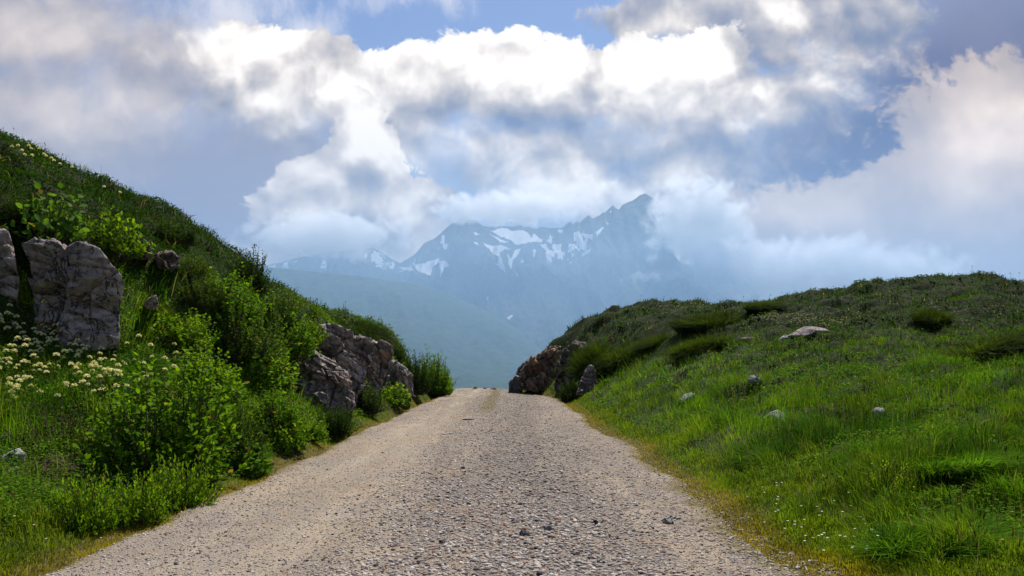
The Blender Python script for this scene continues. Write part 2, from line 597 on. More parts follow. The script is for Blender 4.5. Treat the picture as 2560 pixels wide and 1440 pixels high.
def ridge_mesh(name, sky, D, depth, zbase, nu, nv, amp, seed, u0, u1, mat, snow=None, jag=0.0, wander=0.0):
    """a mountain flank: a crest line surveyed from the photo at distance D and a slope that comes towards the valley, and a back slope"""
    u = np.linspace(u0, u1, nu)
    vr = interp_px(sky, u)
    X = (u - UC) / F * D
    ycrest = D + wander * (fbm2(X / 900.0, X * 0 + seed, 3, seed) - 0.5)
    zc = CAM_Z + (VH - vr) / F * ycrest
    if jag:
        zc = zc + jag * (fbm2(X / 42.0, X * 0, 4, seed + 3) - 0.5)
    tt = np.concatenate([np.linspace(-0.25, 0, 14)[:-1], np.linspace(0, 1, nv) ** 1.1])
    T, XX = np.meshgrid(tt, X, indexing='ij')
    YC = np.broadcast_to(ycrest, T.shape); ZC = np.broadcast_to(zc, T.shape)
    Y = YC - depth * T
    h = ZC - zbase
    prof = np.where(T < 0, 1 + T * 1.6, (1 - np.clip(T, 0, 1)) ** 1.25)
    # buttresses and gullies running down the slope
    wx = XX + 220 * (fbm2(XX / 500, Y / 700, 3, seed + 5) - 0.5)
    r = 1 - np.abs(2 * fbm2(wx / 330, Y / 1500, 5, seed + 9) - 1)
    r2 = 1 - np.abs(2 * fbm2(wx / 90, Y / 260, 4, seed + 19) - 1)
    env = np.clip(T * 5, 0, 1) * np.clip((1 - T) * 4, 0, 1)
    Z = zbase + h * prof + amp * env * ((r - 0.7) * 2.2 + (r2 - 0.7) * 0.6)
    V = np.stack([XX, Y, Z], -1).reshape(-1, 3)
    at = {}
    uu = UC + V[:, 0] / V[:, 1] * F
    vv = VH - (V[:, 2] - CAM_Z) / V[:, 1] * F
    sn = np.zeros(len(V))
    if snow:
        du = 5.0 * (fbm2(uu / 9, vv / 9, 3, 77) - 0.5); dv = 6.0 * (fbm2(uu / 9, vv / 9, 3, 78) - 0.5)
        for q in snow:
            sn = np.maximum(sn, in_poly(uu + du, vv + dv, q).astype(float))
    if snow:
        # thin leftovers of snow in the gullies of the upper slopes
        rz, tz, nz = r.reshape(-1), T.reshape(-1), fbm2(uu / 14, vv / 22, 4, 91)
        hz = sstep(V[:, 2], 330, 600)
        sn = np.maximum(sn, sstep(0.80 - rz, 0.0, 0.07) * sstep(nz, 0.47, 0.56) * hz * (tz > 0.01) * 0.62)
    at['snow'] = sn
    me = np_mesh(name, V, [grid_faces(len(tt), nu)], True, at)
    return tag(link(name, me, mat), kind='structure')


m_rock = far_material('mountain_rock', (0.085, 0.09, 0.10), (0.045, 0.07, 0.035), -50, 250)
m_green = far_material('mountain_pasture', (0.06, 0.085, 0.05), (0.05, 0.085, 0.04), 200, 500)

RIDGE = [(-400, 760), (0, 740), (300, 720), (500, 700), (650, 668), (740, 646), (800, 634), (860, 628), (930, 617), (948, 628), (965, 638), (985, 650), (1003, 656), (1022, 646), (1040, 632), (1062, 607), (1085, 597), (1110, 575), (1130, 560), (1150, 548), (1170, 545),
         (1190, 552), (1205, 563), (1220, 566), (1240, 567), (1260, 566), (1290, 565), (1325, 566), (1334, 570), (1345, 572), (1352, 567), (1365, 569), (1374, 571), (1386, 570), (1394, 568), (1400, 571), (1412, 564), (1420, 556), (1426, 554), (1433, 562), (1442, 553), (1450, 557), (1458, 549), (1466, 543), (1472, 540),
         (1480, 545), (1488, 543), (1500, 538), (1507, 530), (1512, 532), (1520, 524), (1531, 513), (1540, 520), (1547, 524), (1556, 512), (1565, 507), (1574, 504), (1583, 500), (1600, 487), (1612, 482), (1640, 500), (1700, 560), (1800, 640), (1900, 690), (2050, 720), (2400, 740), (3000, 760)]
ridge_mesh('mountain', RIDGE, 4500.0, 1500.0, -95.0, 1500, 260, 80.0, 21, 300, 2300, m_rock, SNOW, 12.0, 0.0)
SPUR = [(-800, 640), (600, 660), (900, 690), (1050, 712), (1120, 735), (1180, 760), (1260, 802), (1330, 842), (1390, 868), (1460, 905), (1520, 935), (1600, 960), (2400, 985)]
ridge_mesh('mountain_spur', SPUR, 3500.0, 1300.0, -92.0, 420, 130, 40.0, 42, 200, 2000, m_green, None, 3.0, 200.0)

# valley floor
vx = np.linspace(-9000, 9000, 80); vy = np.linspace(120, 16000, 90)
VX, VY = np.meshgrid(vx, vy)
VZ = -96 + 10 * (fbm2(VX / 700, VY / 700, 3, 5) - 0.5)
m_val = far_material('valley_meadow', (0.07, 0.10, 0.045), (0.12, 0.14, 0.08), -104, -88)
tag(link('valley', np_mesh('valley', np.stack([VX, VY, VZ], -1).reshape(-1, 3), [grid_faces(90, 80)], True, {'snow': np.zeros(7200)}), m_val), kind='structure')


def air_box(name, box, colour, density, aniso, label, cat):
    x0, x1, y0, y1, z0, z1 = box
    V = [(x, y, z) for z in (z0, z1) for y in (y0, y1) for x in (x0, x1)]
    Fc = np.array([(0, 2, 3, 1), (4, 5, 7, 6), (0, 1, 5, 4), (2, 6, 7, 3), (0, 4, 6, 2), (1, 3, 7, 5)])
    m, t, out = new_mat(name + '_air')
    n = t.nodes.new('ShaderNodeVolumePrincipled')
    n.inputs['Color'].default_value = colour
    n.inputs['Density'].default_value = density
    n.inputs['Anisotropy'].default_value = aniso
    t.links.new(n.outputs[0], out.inputs['Volume'])
    return tag(link(name, np_mesh(name, np.array(V), [Fc]), m), label, cat, kind='stuff')


air_box('haze', (-9500.0, 9500.0, -400.0, 16500.0, -112.0, HAZE_TOP), HAZE_COLOR, HAZE_DENSITY, 0.5, 'pale blue haze lying over the valley and mountains', 'haze')
air_box('valley_mist', (-9000.0, 9000.0, 1500.0, 4700.0, -110.0, 570.0), (0.37, 0.59, 0.86, 1), 3.7e-4, 0.5, 'thicker blue mist filling the valley below the crests', 'mist')
# ---------------------------------------------------------------- ground: one sheet through surveyed points
def track_edges(y):
    y = np.asarray(y, float)
    wob = 0.22 * (fbm2(y * 0.9, y * 0, 4, 31) - 0.5) + 0.3 * (fbm2(y * 0.22, y * 0, 2, 33) - 0.5)
    wob2 = 0.30 * (fbm2(y * 0.9, y * 0 + 7, 4, 32) - 0.5) + 0.5 * (fbm2(y * 0.25, y * 0 + 3, 2, 34) - 0.5)
    xl = np.interp(y, [-20, 6, 10, 19, 30, 40, 46, 60], [-3.5, -3.5, -3.4, -3.55, -3.45, -3.2, -3.3, -6]) + wob
    xr = np.interp(y, [-20, 5, 9, 14, 20, 30, 35, 38, 42, 46, 60], [2.1, 2.1, 2.25, 2.2, 2.0, 2.15, 2.0, 1.5, 0.55, -0.1, -2.5]) + wob2 * np.interp(y, [30, 42], [1, 0.3])
    return xl, xr


def track_z(y):
    y = np.asarray(y, float)
    return 0.09 * sstep(y, 15, 46) - np.where(y > 47.5, 0.03 * (y - 47.5) ** 1.6, 0)


CTRL = []
for u, v, Y in [
    # left bank: lower meadow
    (0, 1180, 9), (0, 1300, 7), (300, 1215, 9.3), (0, 850, 13), (200, 845, 13.5), (0, 1010, 11), (300, 1010, 12), (290, 850, 13.8), (150, 1010, 11.5), (150, 1150, 9.6),
    # rock top and slope behind
    (0, 570, 14), (120, 600, 14.4), (250, 640, 14.9), (420, 670, 16.5), (400, 830, 15), (600, 810, 18), (600, 1000, 15.5), (700, 1060, 17.5), (480, 950, 14.5), (450, 1130, 12),
    (740, 900, 20.8), (760, 1030, 20), (870, 1025, 22.5), (970, 995, 28.5), (970, 880, 30.3), (820, 815, 24.4), (900, 900, 26.5),
    (200, 520, 17), (400, 590, 18.5), (560, 700, 20.5),
    # left crest
    (0, 352, 20), (240, 474, 21), (400, 530, 22), (540, 604, 23), (620, 668, 24), (690, 745, 25), (800, 798, 27), (930, 838, 31), (1010, 885, 34), (1080, 940, 38),
    # right: foot, scarp, crest
    (1310, 985, 42), (1480, 978, 33), (1360, 980, 39), (1352, 890, 41.5), (1420, 843, 41), (1500, 803, 40), (1600, 778, 38), (1750, 776, 37), (1900, 764, 36), (2060, 743, 35), (2250, 706, 34), (2400, 698, 33), (2560, 706, 32),
    (1480, 880, 36.5), (1600, 925, 29), (1600, 850, 34), (1700, 1005, 20), (1560, 1045, 20.5), (1700, 925, 25), (1850, 855, 27), (2000, 835, 26), (1885, 955, 19), (1945, 1045, 13), (2205, 1040, 12.5), (2200, 905, 18), (2470, 880, 19), (2560, 1005, 12),
    (2300, 785, 27), (2560, 805, 24), (2200, 1190, 8.5), (2560, 1210, 7), (2560, 1400, 5.3), (1850, 1190, 11), (2350, 1060, 11)]:
    CTRL.append(pt(u, v, Y))
for x, y, z in [(-12.7, 30, 6), (-9, 32, 3.4), (-6.5, 38, 1.5), (-5, 45, 0.4), (-15, 45, 2), (-25, 30, 8), (-20, 16, 9), (-15, 9, 6.3), (-12, 4, 4), (-8, 2, 1.5), (-6, 5, 0.6), (-5, 0, 0.2), (-20, -10, 5), (-9, -10, 1.2), (-30, 5, 10), (-30, 50, 3),
                (10, 48, 2.4), (20, 45, 3.5), (3, 49, 0.6), (30, 35, 4.5), (30, 20, 3), (25, 10, 2), (12, 5, 1.2), (8, 0, 0.7), (5, -5, 0.3), (30, -10, 2), (12, -15, 1), (40, 30, 4)]:
    CTRL.append(np.array([x, y, z]))
for x in (-35, -18, -8, 0, 8, 18, 38):
    CTRL.append(np.array([x, 62, -3.0 if abs(x) < 20 else -1.0])); CTRL.append(np.array([x, 78, -9.0]))
for y in np.arange(-20, 46, 3.0):
    xl, xr = track_edges(y)
    for x in (float(xl) - 0.5, float(xr) + 0.45):
        CTRL.append(np.array([x, y, 0.04 + float(track_z(y))]))
    if int(y) % 2 == 0:
        CTRL.append(np.array([0.5 * float(xl + xr), y, float(track_z(y))]))
CTRL = np.array(CTRL)


def _tps_fit(P, lam=0.02):
    n = len(P)
    d2 = ((P[:, None, :2] - P[None, :, :2]) ** 2).sum(-1)
    K = 0.5 * d2 * np.log(d2 + 1e-9) + lam * np.eye(n)
    Q = np.c_[np.ones(n), P[:, :2]]
    A = np.block([[K, Q], [Q.T, np.zeros((3, 3))]])
    return np.linalg.solve(A, np.r_[P[:, 2], 0, 0, 0])


_W = _tps_fit(CTRL)


def tps(x, y):
    r = np.full(x.shape, _W[-3]) + _W[-2] * x + _W[-1] * y
    for (cx, cy, _), w in zip(CTRL, _W):
        d2 = (x - cx) ** 2 + (y - cy) ** 2
        r += w * 0.5 * d2 * np.log(d2 + 1e-9)
    return r


def axis(parts):
    a = np.concatenate([np.arange(lo, hi, st) for lo, hi, st in parts])
    return a


GX = axis([(-260, -60, 20), (-60, -30, 2), (-30, -18, 0.4), (-18, 20, 0.13), (20, 34, 0.4), (34, 62, 2), (62, 261, 20)])
GY = axis([(-60, -20, 4), (-20, 2, 0.6), (2, 46, 0.13), (46, 60, 0.3), (60, 84, 1.5), (84, 320, 12)])


def _ground():
    X, Y = np.meshgrid(GX, GY)
    cx, cy = np.clip(X, -30, 34), np.clip(Y, -20, 78)
    Z = tps(cx, cy)
    out = np.sqrt((X - cx) ** 2 + (Y - cy) ** 2)
    Z = Z - np.where(Y > 78, 0.42 * out, 0.03 * out)
    xl, xr = track_edges(Y)
    d = np.maximum(xl - X, X - xr)                       # distance outside the track
    w = sstep(d, 0.1, 1.2)
    lump = 0.36 * (fbm2(X * 0.45, Y * 0.45, 3, 51) - 0.5) + 0.26 * (fbm2(X * 1.3, Y * 1.3, 3, 52) - 0.5)
    ridge = 0.30 * np.abs(2 * fbm2(X * 0.7 + 3, Y * 0.7, 3, 53) - 1)
    far = 1 + 0.5 * sstep(Y, 15, 30)
    hum = 0.20 * (sstep(fbm2(X * 1.15 + 9, Y * 1.15, 3, 57), 0.36, 0.66) - 0.5) * sstep(d, 1.0, 2.2)
    Z = Z + w * hum + w * (lump - 0.5 * ridge + 0.06) * far * np.where(X > 0, sstep(d, 0, 4) * 0.6 + 0.4, 1)
    tz = track_z(Y)
    inside = sstep(d, 0.35, -0.05)
    Z = Z * (1 - inside) + (tz - 0.03) * inside
    Z = np.where((Y > 47.5) & (X > -9) & (X < 8), np.minimum(Z, np.where(X > 2.0, 2.4, 0) + np.where(X < -4.0, 1.0, 0) + 0.03 - 0.05 * (Y - 47.5)), Z)
    return X, Y, Z, d


GXX, GYY, GZ, GD = _ground()


def H(x, y):
    """ground height at (x, y)"""
    x = np.asarray(x, float); y = np.asarray(y, float)
    i = np.clip(np.searchsorted(GX, x) - 1, 0, len(GX) - 2)
    j = np.clip(np.searchsorted(GY, y) - 1, 0, len(GY) - 2)
    fx = np.clip((x - GX[i]) / (GX[i + 1] - GX[i]), 0, 1)
    fy = np.clip((y - GY[j]) / (GY[j + 1] - GY[j]), 0, 1)
    return (GZ[j, i] * (1 - fx) + GZ[j, i + 1] * fx) * (1 - fy) + (GZ[j + 1, i] * (1 - fx) + GZ[j + 1, i + 1] * fx) * fy


def Hn(x, y, e=0.25):
    dzx = (H(x + e, y) - H(x - e, y)) / (2 * e)
    dzy = (H(x, y + e) - H(x, y - e)) / (2 * e)
    n = np.stack([-dzx, -dzy, np.ones_like(dzx)], -1)
    return n / np.linalg.norm(n, axis=-1, keepdims=True)


def hit(u, v, y0=3.5, y1=60.0):
    """where the line of sight through photo pixel (u, v) meets the ground"""
    Y = np.arange(y0, y1, 0.04)
    x = (u - UC) / F * Y
    z = CAM_Z + (VH - v) / F * Y
    below = np.nonzero(z < H(x, Y))[0]
    k = below[0] if len(below) else len(Y) - 1
    return np.array([x[k], Y[k], float(H(x[k], Y[k]))])


def zones(x, y):
    """what grows where: side, height up the slope, distance from the track"""
    xl, xr = track_edges(y)
    d = np.maximum(xl - x, x - xr)
    left = x < 0.5 * (xl + xr)
    z = H(x, y)
    up = np.where(left, sstep(z, 2.6, 4.2), sstep(z, 1.3, 3.2))
    return d, left, up, z


def ground_material():
    m, t, out = new_mat('hillside_soil')
    p = t_pos(t)
    n1 = t_noise(t, p, 0.9, 6, 0.6)
    n2 = t_noise(t, p, 7.0, 5, 0.65)
    edge = t_attr(t, 'verge', True)
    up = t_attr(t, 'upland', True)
    green = t_mix(t, n1.step(0.35, 0.65), (0.030, 0.050, 0.012), (0.045, 0.062, 0.014))
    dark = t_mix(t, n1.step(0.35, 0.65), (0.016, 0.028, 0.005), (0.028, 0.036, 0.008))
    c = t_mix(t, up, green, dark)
    moss = t_mix(t, n2.step(0.35, 0.7), (0.085, 0.075, 0.018), (0.15, 0.115, 0.04))
    c = t_mix(t, (edge + (n2 - 0.5) * 0.6).step(0.3, 0.7), c, moss)
    soil = t_attr(t, 'bare', True)
    c = t_mix(t, (soil + (n2 - 0.5) * 0.5).step(0.4, 0.6), c, (0.075, 0.045, 0.03))
    c = t_mix(t, n2.step(0.3, 0.75), t_mix(t, 1.0, c, (0.6, 0.6, 0.6), 'MULTIPLY'), c)
    b = t_bsdf(t, c, 0.95, 0.1, t_bump(t, n2, 0.8, 0.08))
    t.links.new(b.outputs[0], out.inputs['Surface'])
    return m


BARE = [(150, 1190, 0.9), (60, 1170, 0.7)]          # earth patches on the left bank
_xf, _yf = GXX.ravel(), GYY.ravel()
_d, _l, _up, _z = zones(_xf, _yf)
_bare = np.zeros(len(_xf))
for u, v, r in BARE:
    q = hit(u, v)
    _bare = np.maximum(_bare, sstep(np.hypot(_xf - q[0], _yf - q[1]), r, r * 0.5))
m_soil = ground_material()
ground = link('ground', np_mesh('ground', np.stack([_xf, _yf, GZ.ravel()], -1), [grid_faces(len(GY), len(GX))], True,
              {'verge': sstep(_d, 0.75, 0.15), 'upland': _up, 'bare': _bare}), m_soil)
tag(ground, kind='structure')


# ---------------------------------------------------------------- the gravel track
def track_material():
    m, t, out = new_mat('gravel_track')
    p = t_pos(t)
    x, y, z = t_sep(t, p)

    def vor(scale, feature='F1', pt=p):
        n = t.nodes.new('ShaderNodeTexVoronoi')
        n.voronoi_dimensions = '3D'
        n.feature = feature
        n.inputs['Scale'].default_value = scale
        n.inputs['Randomness'].default_value = 1.0
        t.links.new(pt.k, n.inputs['Vector'])
        return n
    # bumpy lookup so stones are not round
    w = t_noise(t, p, 30.0, 3, 0.6, out='Color')
    pw = t_vmath(t, 'ADD', p, t_vmath(t, 'SCALE', t_vmath(t, 'SUBTRACT', w, (0.5, 0.5, 0.5)), scale=0.03))
    big = t_noise(t, p, 0.45, 5, 0.6)
    mid = t_noise(t, p, 2.2, 6, 0.65)
    fine = t_noise(t, p, 60.0, 4, 0.7)
    v1 = vor(34.0, pt=pw); v2 = vor(85.0, pt=pw)
    d1 = S(t, v1.outputs['Distance']); d2 = S(t, v2.outputs['Distance'])
    h1 = S(t, t_sep(t, S(t, v1.outputs['Color']))[0].k); h2 = t_sep(t, S(t, v2.outputs['Color']))[1]
    stony = t_attr(t, 'stony', True)
    sand = t_mix(t, mid.step(0.35, 0.68), (0.45, 0.36, 0.265), (0.39, 0.32, 0.25))
    sand = t_mix(t, big.step(0.42, 0.62), sand, (0.40, 0.34, 0.285))
    stone = t_mix(t, h1, (0.31, 0.275, 0.255), (0.60, 0.54, 0.48))
    stone2 = t_mix(t, h2, (0.31, 0.27, 0.24), (0.56, 0.49, 0.42))
    gap1 = d1.step(0.25, 0.62)
    gap2 = d2.step(0.25, 0.65)
    fines = t_mix(t, gap2, stone2, (0.22, 0.175, 0.14))
    fines = t_mix(t, (mid + (stony - 0.5) * 0.35).step(0.36, 0.60) * 0.9 + 0.1, sand, fines)
    coarse = t_mix(t, gap1, stone, t_mix(t, 1.0, fines, (0.66, 0.63, 0.61), 'MULTIPLY'))
    sel = (h1 + (stony - 0.5) * 0.9 + (big - 0.5) * 0.5).step(0.50, 0.60)
    c = t_mix(t, sel * 0.65, fines, coarse)
    lane = t_noise(t, t_vmath(t, 'MULTIPLY', p, (1.0, 0.10, 1.0)), 1.7, 4, 0.55)
    c = t_mix(t, lane.step(0.40, 0.66), t_mix(t, 1.0, c, (0.80, 0.80, 0.82), 'MULTIPLY'), c)
    patch = t_noise(t, p, 1.1, 6, 0.65)
    c = t_mix(t, patch.step(0.54, 0.66) * 0.55, c, t_mix(t, fine, (0.30, 0.23, 0.165), (0.46, 0.36, 0.26)))
    reddish = (t_noise(t, p, 0.8, 4, 0.6)).step(0.56, 0.72)
    c = t_mix(t, reddish * 0.5, c, t_mix(t, 1.0, c, (1.12, 0.88, 0.72), 'MULTIPLY'))
    c = t_mix(t, 1.0, c, (1.02, 1.0, 0.94), 'MULTIPLY')
    c = t_mix(t, fine.step(0.25, 0.5), t_mix(t, 1.0, c, (0.5, 0.48, 0.46), 'MULTIPLY'), c)
    mossy = t_attr(t, 'moss', True)
    c = t_mix(t, (mossy + (mid - 0.5) * 1.1 + (fine - 0.5) * 0.6).step(0.45, 0.8) * 0.8, c, (0.17, 0.135, 0.04))
    h = (1.0 - gap1) * sel * 0.6 + (1.0 - gap2) * 0.35 + fine * 0.25
    b = t_bsdf(t, c, 0.92, 0.15, t_bump(t, h, 1.0, 0.022))
    t.links.new(b.outputs[0], out.inputs['Surface'])
    return m


def stoniness(x, y):
    """coarser stone right of the middle and down the wheel lanes, sandy at the left"""
    c = np.exp(-((x - 0.25) / 0.75) ** 2) * 1.0 + 0.35 * np.exp(-((x + 0.9) / 0.4) ** 2) - 0.3 * np.exp(-((x + 2.1) / 0.45) ** 2) - 0.15 * np.exp(-((x - 1.5) / 0.3) ** 2)
    s = 0.33 + 0.50 * c + 0.5 * (fbm2(x * 0.8, y * 0.35, 4, 61) - 0.5)
    s = s - 0.22 * sstep(x, -1.4, -2.2)
    s = s + 0.12 * sstep(y, 14, 30)
    return np.clip(s, 0.0, 1.0)


def build_track():
    ys = np.concatenate([np.arange(-18, 3, 0.5), np.arange(3, 14, 0.055), np.arange(14, 30, 0.10), np.arange(30, 52, 0.16)])
    ns = 120
    s = np.linspace(0, 1, ns)
    xl, xr = track_edges(ys)
    A = xl[:, None] - 0.25; B = xr[:, None] + 0.25
    X = A + (B - A) * s[None, :]
    Y = np.broadcast_to(ys[:, None], X.shape)
    tz = track_z(Y)
    dd = np.minimum(X - A, B - X)
    crown = 0.05 * sstep(dd, 0, 1.8)
    rut = -0.045 * (np.exp(-((X + 1.75) / 0.38) ** 2) + np.exp(-((X - 0.75) / 0.42) ** 2)) * sstep(Y, 60, 20)
    bump = 0.05 * (fbm2(X * 0.8, Y * 0.8, 3, 71) - 0.5) + 0.030 * (fbm2(X * 4, Y * 4, 3, 72) - 0.5)
    Z = tz + 0.012 + crown + rut + bump - 0.16 * sstep(dd, 0.32, 0.0)
    V = np.stack([X, Y, Z], -1).reshape(-1, 3)
    x, y = V[:, 0], V[:, 1]
    moss = sstep(dd, 0.85, 0.1).ravel() * 0.75 + 0.8 * np.exp(-((x + 0.85) / 0.45) ** 2) * sstep(y, 14, 30) + 0.25 * sstep(x, 0.9, 2.0) * sstep(y, 14, 7)
    o = link('gravel_track', np_mesh('gravel_track', V, [grid_faces(len(ys), ns)], True, {'stony': stoniness(x, y), 'moss': moss}), track_material())
    tag(o, kind='structure')
    return ys, X, Z


_ty, _tX, _tZ = build_track()


def TZ(x, y):
    """height of the track surface"""
    j = np.clip(np.searchsorted(_ty, y) - 1, 0, len(_ty) - 2)
    fy = np.clip((y - _ty[j]) / (_ty[j + 1] - _ty[j]), 0, 1)
    n = _tX.shape[1]

    def row(j):
        a, b = _tX[j, 0], _tX[j, -1]
        s = np.clip((x - a) / (b - a), 0, 1) * (n - 1)
        k = np.clip(s.astype(int), 0, n - 2)
        f = s - k
        return _tZ[j, k] * (1 - f) + _tZ[j, k + 1] * f
    return row(j) * (1 - fy) + row(j + 1) * fy


def surf(x, y):
    x = np.asarray(x, float); y = np.asarray(y, float)
    xl, xr = track_edges(y)
    on = (x > xl - 0.24) & (x < xr + 0.24) & (y < 51) & (y > -17)
    return np.where(on, np.maximum(TZ(x, y), H(x, y)), H(x, y))


# ---------------------------------------------------------------- rocks
def rock_material(name, base, alt, rust=0.25, lichen=0.5, dark=0.35):
    m, t, out = new_mat(name)
    p = t_pos(t)
    st = t_vmath(t, 'MULTIPLY', p, (1.0, 1.0, 2.2))
    n0 = t_noise(t, p, 0.9, 5, 0.6)
    n1 = t_noise(t, st, 3.0, 8, 0.65, 0.6)
    n2 = t_noise(t, p, 14.0, 6, 0.7)
    n3 = t_noise(t, st, 42.0, 4, 0.7)
    c = t_mix(t, n1.step(0.36, 0.64), base, alt)
    c = t_mix(t, n0.step(0.55, 0.68) * rust, c, (0.32, 0.145, 0.06))
    c = t_mix(t, n2.step(0.30, 0.50) , t_mix(t, 1.0, c, (0.48, 0.46, 0.45), 'MULTIPLY'), c)
    c = t_mix(t, t_noise(t, p, 5.0, 6, 0.6).step(0.60, 0.66) * lichen, c, (0.44, 0.43, 0.38))
    c = t_mix(t, t_noise(t, p, 2.1, 7, 0.7, 0.3).step(0.60, 0.68) * dark, c, (0.045, 0.042, 0.038))
    cr = t_noise(t, t_vmath(t, 'MULTIPLY', p, (1.0, 1.0, 0.55)), 2.6, 5, 0.6, 0.8)
    crack = (cr - 0.5).abs().step(0.0, 0.022)
    c = t_mix(t, crack, (0.03, 0.027, 0.025), c)
    moss = t_attr(t, 'moss', True)
    c = t_mix(t, (moss + (n2 - 0.5) * 0.8).step(0.5, 0.75), c, (0.035, 0.05, 0.012))
    h = n1 * 0.5 + n2 * 0.35 + n3 * 0.15 + crack * 0.35
    b = t_bsdf(t, c, 0.9, 0.2, t_bump(t, h, 0.9, 0.07))
    t.links.new(b.outputs[0], out.inputs['Surface'])
    return m


m_pink = rock_material('banded_schist', (0.205, 0.165, 0.155), (0.36, 0.30, 0.275))
m_brown = rock_material('brown_schist', (0.19, 0.16, 0.145), (0.36, 0.305, 0.27), 0.35, 0.35)
m_rust = rock_material('rusty_schist', (0.15, 0.115, 0.09), (0.30, 0.20, 0.12), 0.5, 0.25)
m_grey = rock_material('grey_stone', (0.25, 0.245, 0.24), (0.40, 0.385, 0.37), 0.1, 0.6, 0.2)
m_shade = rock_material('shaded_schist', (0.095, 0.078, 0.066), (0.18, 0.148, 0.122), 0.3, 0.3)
m_dark = rock_material('dark_stone', (0.13, 0.125, 0.125), (0.21, 0.20, 0.195), 0.15, 0.3)


def resample(poly, n):
    p = np.array(poly + [poly[0]], float)
    seg = np.hypot(*np.diff(p, axis=0).T)
    s = np.r_[0, np.cumsum(seg)]
    q = np.linspace(0, s[-1], n, endpoint=False)
    return np.stack([np.interp(q, s, p[:, 0]), np.interp(q, s, p[:, 1])], 1)


def rock_slab(name, outline, Y, depth, mat, label, cat='rock', bulge=0.35, lean=0.0, skew=0.0, amp=0.10, cell=1.1, seed=1, group=None, moss_top=0.0, strata=(0.2, 0.0, 1.0)):
    """a block of bedrock: its face has the surveyed outline at distance Y (metres), it leans back by `lean` per metre of height,
    turns by `skew` per metre across, and runs `depth` metres into the bank"""
    nb, nr = 150, 34
    o2 = resample(outline, nb)
    c2 = np.array([(o2[:, 0].min() + o2[:, 0].max()) / 2, (o2[:, 1].min() + o2[:, 1].max()) / 2])
    rr = np.linspace(0.0, 1.0, nr) ** 0.8
    back = np.linspace(0, 1, 12)[1:]
    rings, off = [], []
    w = (o2[:, 0].max() - o2[:, 0].min()) / F * Y
    hgt = (o2[:, 1].max() - o2[:, 1].min()) / F * Y
    R = 0.5 * min(w, hgt)
    for r in rr[1:]:
        rings.append(c2 + (o2 - c2) * r)
        off.append(np.full(nb, -bulge * R * (1 - r ** 9.0)))
    for b in back:
        rings.append(c2 + (o2 - c2) * (1.0 + 0.02 * math.sin(b * 3.1) - 0.15 * b))
        off.append(np.full(nb, depth * b))
    uv = np.concatenate([c2[None], np.concatenate(rings)])
    oy = np.concatenate([[-bulge * R], np.concatenate(off)])
    base = pt(c2[0], o2[:, 1].max(), Y)
    X = (uv[:, 0] - UC) / F * Y
    Z = CAM_Z + (VH - uv[:, 1]) / F * Y
    kb = 1.0 + np.maximum(oy, 0.0) / Y                     # the flanks splay a little as they run back
    X = X * kb
    Z = CAM_Z + (Z - CAM_Z) * kb
    Yv = Y + oy + lean * (Z - base[2]) + skew * (X - base[0])
    V = np.stack([X, Yv, Z], 1)
    # angular breakage: every fracture cell has its own tilted facet, bedding planes step across the face
    sd = np.array(strata, float); sd /= np.linalg.norm(sd)
    q = V + 0.05 * (np.stack([fbm3(V * 2.2 + s * 9, 3, seed + s) for s in (1, 2, 3)], 1) - 0.5)
    along = (q @ sd)[:, None] * sd[None]
    q = (q - along) + along * 1.9                          # cells flattened along the bedding
    dirs = np.array([0.15, -1.0, 0.2]); dirs /= np.linalg.norm(dirs)
    disp = np.zeros(len(V))
    for k, (cs, am) in enumerate(((cell * 1.25, amp * 2.1), (cell * 0.5, amp * 0.75), (cell * 0.18, amp * 0.16))):
        f1, f2, hs, offv = worley3(q / cs, seed * 7 + k)
        tilt = ((hs - 0.5) * offv).sum(1) * 3.0
        joint = sstep(f2 - f1, 0.05, 0.0)
        disp += am * (tilt + (hs[:, 0] - 0.5) * 0.8) - am * 0.8 * joint
    lay = (V @ sd) * 4.5 + 1.2 * fbm3(V * 1.1, 3, seed + 60)
    saw = lay - np.floor(lay)
    disp += amp * 0.9 * (saw ** 2 - 0.33) + amp * 0.20 * (fbm3(V * 7, 4, seed + 50) - 0.5)
    isback = np.concatenate([[0], np.repeat(np.r_[np.zeros(nr - 1), back], nb)])
    radial = np.stack([(uv[:, 0] - c2[0]), 0 * uv[:, 0], -(uv[:, 1] - c2[1])], 1)
    radial /= np.linalg.norm(radial, axis=1, keepdims=True) + 1e-9
    rad = np.concatenate([[0], np.repeat(np.r_[rr[1:], np.ones(len(back))], nb)])
    nrm = dirs[None] * (1 - 0.45 * sstep(rad, 0.8, 1.0))[:, None] + radial * 0.22 * sstep(rad, 0.8, 1.0)[:, None]
    V = V + nrm * disp[:, None]
    # centre the object on its own foot
    org = np.array([base[0], Y, base[2]])
    faces = []
    tri = np.stack([np.zeros(nb, int), 1 + (np.arange(nb) + 1) % nb, 1 + np.arange(nb)], 1)
    nring = len(rings)
    i = np.arange(nb)
    quads = [np.stack([1 + k * nb + i, 1 + k * nb + (i + 1) % nb, 1 + (k + 1) * nb + (i + 1) % nb, 1 + (k + 1) * nb + i], 1) for k in range(nring - 1)]
    top = sstep((V[:, 2] - V[:, 2].min()) / (np.ptp(V[:, 2]) + 1e-6), 0.80, 1.0) * moss_top
    me = np_mesh(name, V - org, [tri, np.concatenate(quads)], False, {'moss': top})
    ob = link(name, me, mat, loc=org)
    return tag(ob, label, cat, group)


